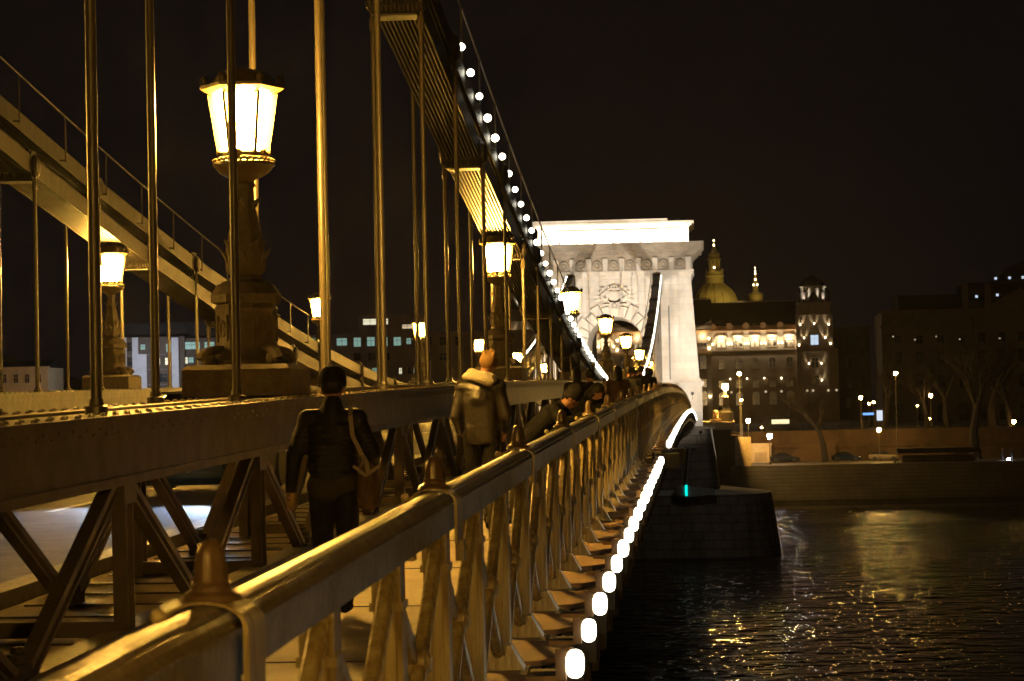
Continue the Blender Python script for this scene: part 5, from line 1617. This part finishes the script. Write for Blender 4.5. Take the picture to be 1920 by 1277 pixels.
    if glove:
        b = MB()
        w0 = Vector(wr[0]); d0 = Vector(J['hd'][0]).normalized()
        cap(b, w0, w0 + d0*.05, .036, .042); cap(b, w0 + d0*.05, w0 + d0*.10, .043, .040)
        for i, L in enumerate((.055, .062, .058, .045)):
            q = w0 + d0*.09 + Vector((0, (i-1.5)*.022, 0)); cap(b, q, q + (d0*.9 + Vector((.3, 0, 0)))*L, .0135, .011, 8)
        cap(b, w0 + d0*.03 + Vector((0, .03, 0)), w0 + d0*.08 + Vector((.01, .055, 0)), .016, .013, 8)
        organic(b, 'glove', glove, p, .009, 1)
    if phone:
        c_ = (Vector(wr[0])+Vector(wr[1]))/2 + Vector(J['hd'][0]).normalized()*.10
        o = MB().box(-.075, .075, -.006, .006, -.04, .04).build('phone', M['phone'], p); o.location = c_; o.rotation_euler = (R(-35), 0, 0)
    return p
WALK = dict(head=(0, .02, 1.62), neck=(0, -.01, 1.47), chest=(0, 0, 1.30), hip=(0, 0, .98), sh=((-.175, 0, 1.40), (.175, 0, 1.40)), el=((-.245, -.03, 1.12), (.245, -.02, 1.12)),
            wr=((-.265, .03, .88), (.255, .04, .88)), hd=((0.02, .08, -1), (-.02, .08, -1)), hj=((-.09, 0, .93), (.09, 0, .93)), kn=((-.10, .10, .50), (.095, .02, .49)), an=((-.10, .05, .085), (.10, -.20, .12)))
W1 = dict(WALK); W1['wr'] = ((-.315, .03, .90), (.262, .14, 1.00)); W1['el'] = ((-.275, -.03, 1.14), (.295, -.05, 1.15)); W1['head'] = (.0, .035, 1.615)
person(-2.50, 15.7, 0, 1.64, 'person in a black quilted jacket and dark hat with a mustard shoulder bag walking away', W1, .012, M['coat_black'], M['cloth_dark'], M['hair_dark'], hat=True, bag=True, glove=M['glove'], quilt=True, coatlen=.0)
W2 = dict(WALK); W2['head'] = (.075, .03, 1.61); W2['neck'] = (.02, -.01, 1.47); W2['face'] = (.45, 1, -.1)
W2['wr'] = ((-.23, .12, .98), (.22, .14, .98)); W2['hd'] = ((.4, .6, -.6), (-.4, .6, -.6))
person(-2.22, 23.4, R(-4), 1.80, 'person with short blond hair and a brown jacket with a pale hood walking away', W2, .012, M['coat_brown'], M['cloth_dark'], M['hair_blond'], hair='spiky', hood=True, coatlen=.10)
LEAN = dict(head=(0, .40, 1.40), neck=(0, .28, 1.30), chest=(0, .16, 1.20), hip=(0, -.12, .95), sh=((-.17, .24, 1.27), (.17, .24, 1.27)), el=((-.24, .36, 1.10), (.24, .36, 1.12)),
            wr=((-.10, .50, 1.20), (.06, .52, 1.20)), hd=((.55, .7, .25), (-.4, .8, .25)), hj=((-.09, -.12, .90), (.09, -.12, .90)), kn=((-.10, -.06, .49), (.10, -.12, .49)), an=((-.12, -.10, .085), (.10, -.30, .085)),
            face=(-.25, 1, -.55), curl=.9)
person(-1.74, 24.6, R(-100), 1.62, 'person in dark clothes and a cap leaning on the railing holding a pale phone', LEAN, .012, M['cloth_dark'], M['cloth_dark'], M['hair_dark'], hat=True, phone=True)
person(-1.70, 31.5, R(-125), 1.60, 'person with long dark hair leaning on the railing just beyond the one with the phone', LEAN, .014, M['cloth_dark'], M['cloth_dark'], M['hair_dark'], hair='long')
STAND = dict(WALK); STAND['kn'] = ((-.09, .02, .49), (.09, .02, .49)); STAND['an'] = ((-.09, 0, .085), (.09, 0, .085))
person(-1.63, 45.0, R(15), 1.66, 'person in a brown coat at the railing, beyond the leaning pair', STAND, .02, M['cloth_mauve'], M['cloth_dark'], M['hair_dark'], hair='long', coatlen=.15)
person(-1.80, 60.0, R(-10), 1.68, 'person with grey hair in a dark coat, left one of the distant three', STAND, .025, M['cloth_grey'], M['cloth_dark'], M['cloth_grey'], coatlen=.15)
person(-1.60, 60.8, R(8), 1.72, 'person in a black coat, middle one of the distant three at the railing', STAND, .025, M['cloth_dark'], M['cloth_dark'], M['hair_dark'], coatlen=.15)
person(-1.44, 61.8, R(20), 1.70, 'person in a black coat, right one of the distant three, nearest the river', STAND, .025, M['cloth_dark'], M['cloth_dark'], M['hair_dark'], hair='long', coatlen=.15)
person(-2.0, 72.0, R(0), 1.72, 'person in a dark coat farthest away on the pavement', STAND, .03, M['cloth_mauve'], M['cloth_dark'], M['hair_dark'], coatlen=.15)
for i, (x_, y_, rz_, c_, hr_, lab_) in enumerate(((-1.75, 36.5, 20, 'cloth_dark', 'short', 'person in black just past the two leaning figures, back to the camera'),
    (-2.2, 41.0, 0, 'coat_black', 'long', 'person in a dark coat walking between the leaning pair and the brown coat'),
    (-1.55, 49.5, -30, 'cloth_dark', 'short', 'person in dark clothes right behind the brown coat at the railing'),
    (-2.1, 54.0, 5, 'cloth_grey', 'long', 'person in a dull grey coat walking left of the distant three'),
    (-1.5, 67.0, 40, 'cloth_dark', 'short', 'small dark figure at the railing just behind the distant three'),
    (-2.35, 83.0, 0, 'cloth_dark', 'short', 'tiny dark walker beside the girder near the crest of the bridge'))):
    person(x_, y_, R(rz_), 1.60 + .03*(i % 3), lab_, STAND, .03, M[c_], M['cloth_dark'], M['hair_dark'], hair=hr_, coatlen=.12)
def bank_walker(px, py, rz, lab, like):
    q = AT(px, py, 330)
    o = copy_tree(like); o.location = (q.x, 330, ZQ+.02); o.rotation_euler = (0, 0, rz); tag(o, lab)
    return o
like = person(AT(1880, 868, 330).x, 330, R(60), 1.75, 'dark figure on the far quay, left one of the two by the white lamp', STAND, .035, M['cloth_dark'], M['cloth_dark'], M['hair_dark'], coatlen=.15)
like.location.z = ZQ+.02
bank_walker(1898, 868, R(-50), 'dark figure on the far quay, right one of the two by the white lamp', like)

# ================================================================== thin haze volume, added to lift the sky tone around the lamps
hz_m = bpy.data.materials.new('sky_lift_haze'); hz_m.use_nodes = True
nt = hz_m.node_tree; nt.nodes.clear()
pv = nt.nodes.new('ShaderNodeVolumePrincipled'); pv.inputs['Color'].default_value = (.9, .9, .92, 1); pv.inputs['Density'].default_value = 0.00007
pv.inputs['Anisotropy'].default_value = 0.6
om = nt.nodes.new('ShaderNodeOutputMaterial'); nt.links.new(pv.outputs[0], om.inputs['Volume'])
tag(MB().box(-720, 720, -320, 920, ZW-2, 85).build('haze', hz_m), kind='stuff')
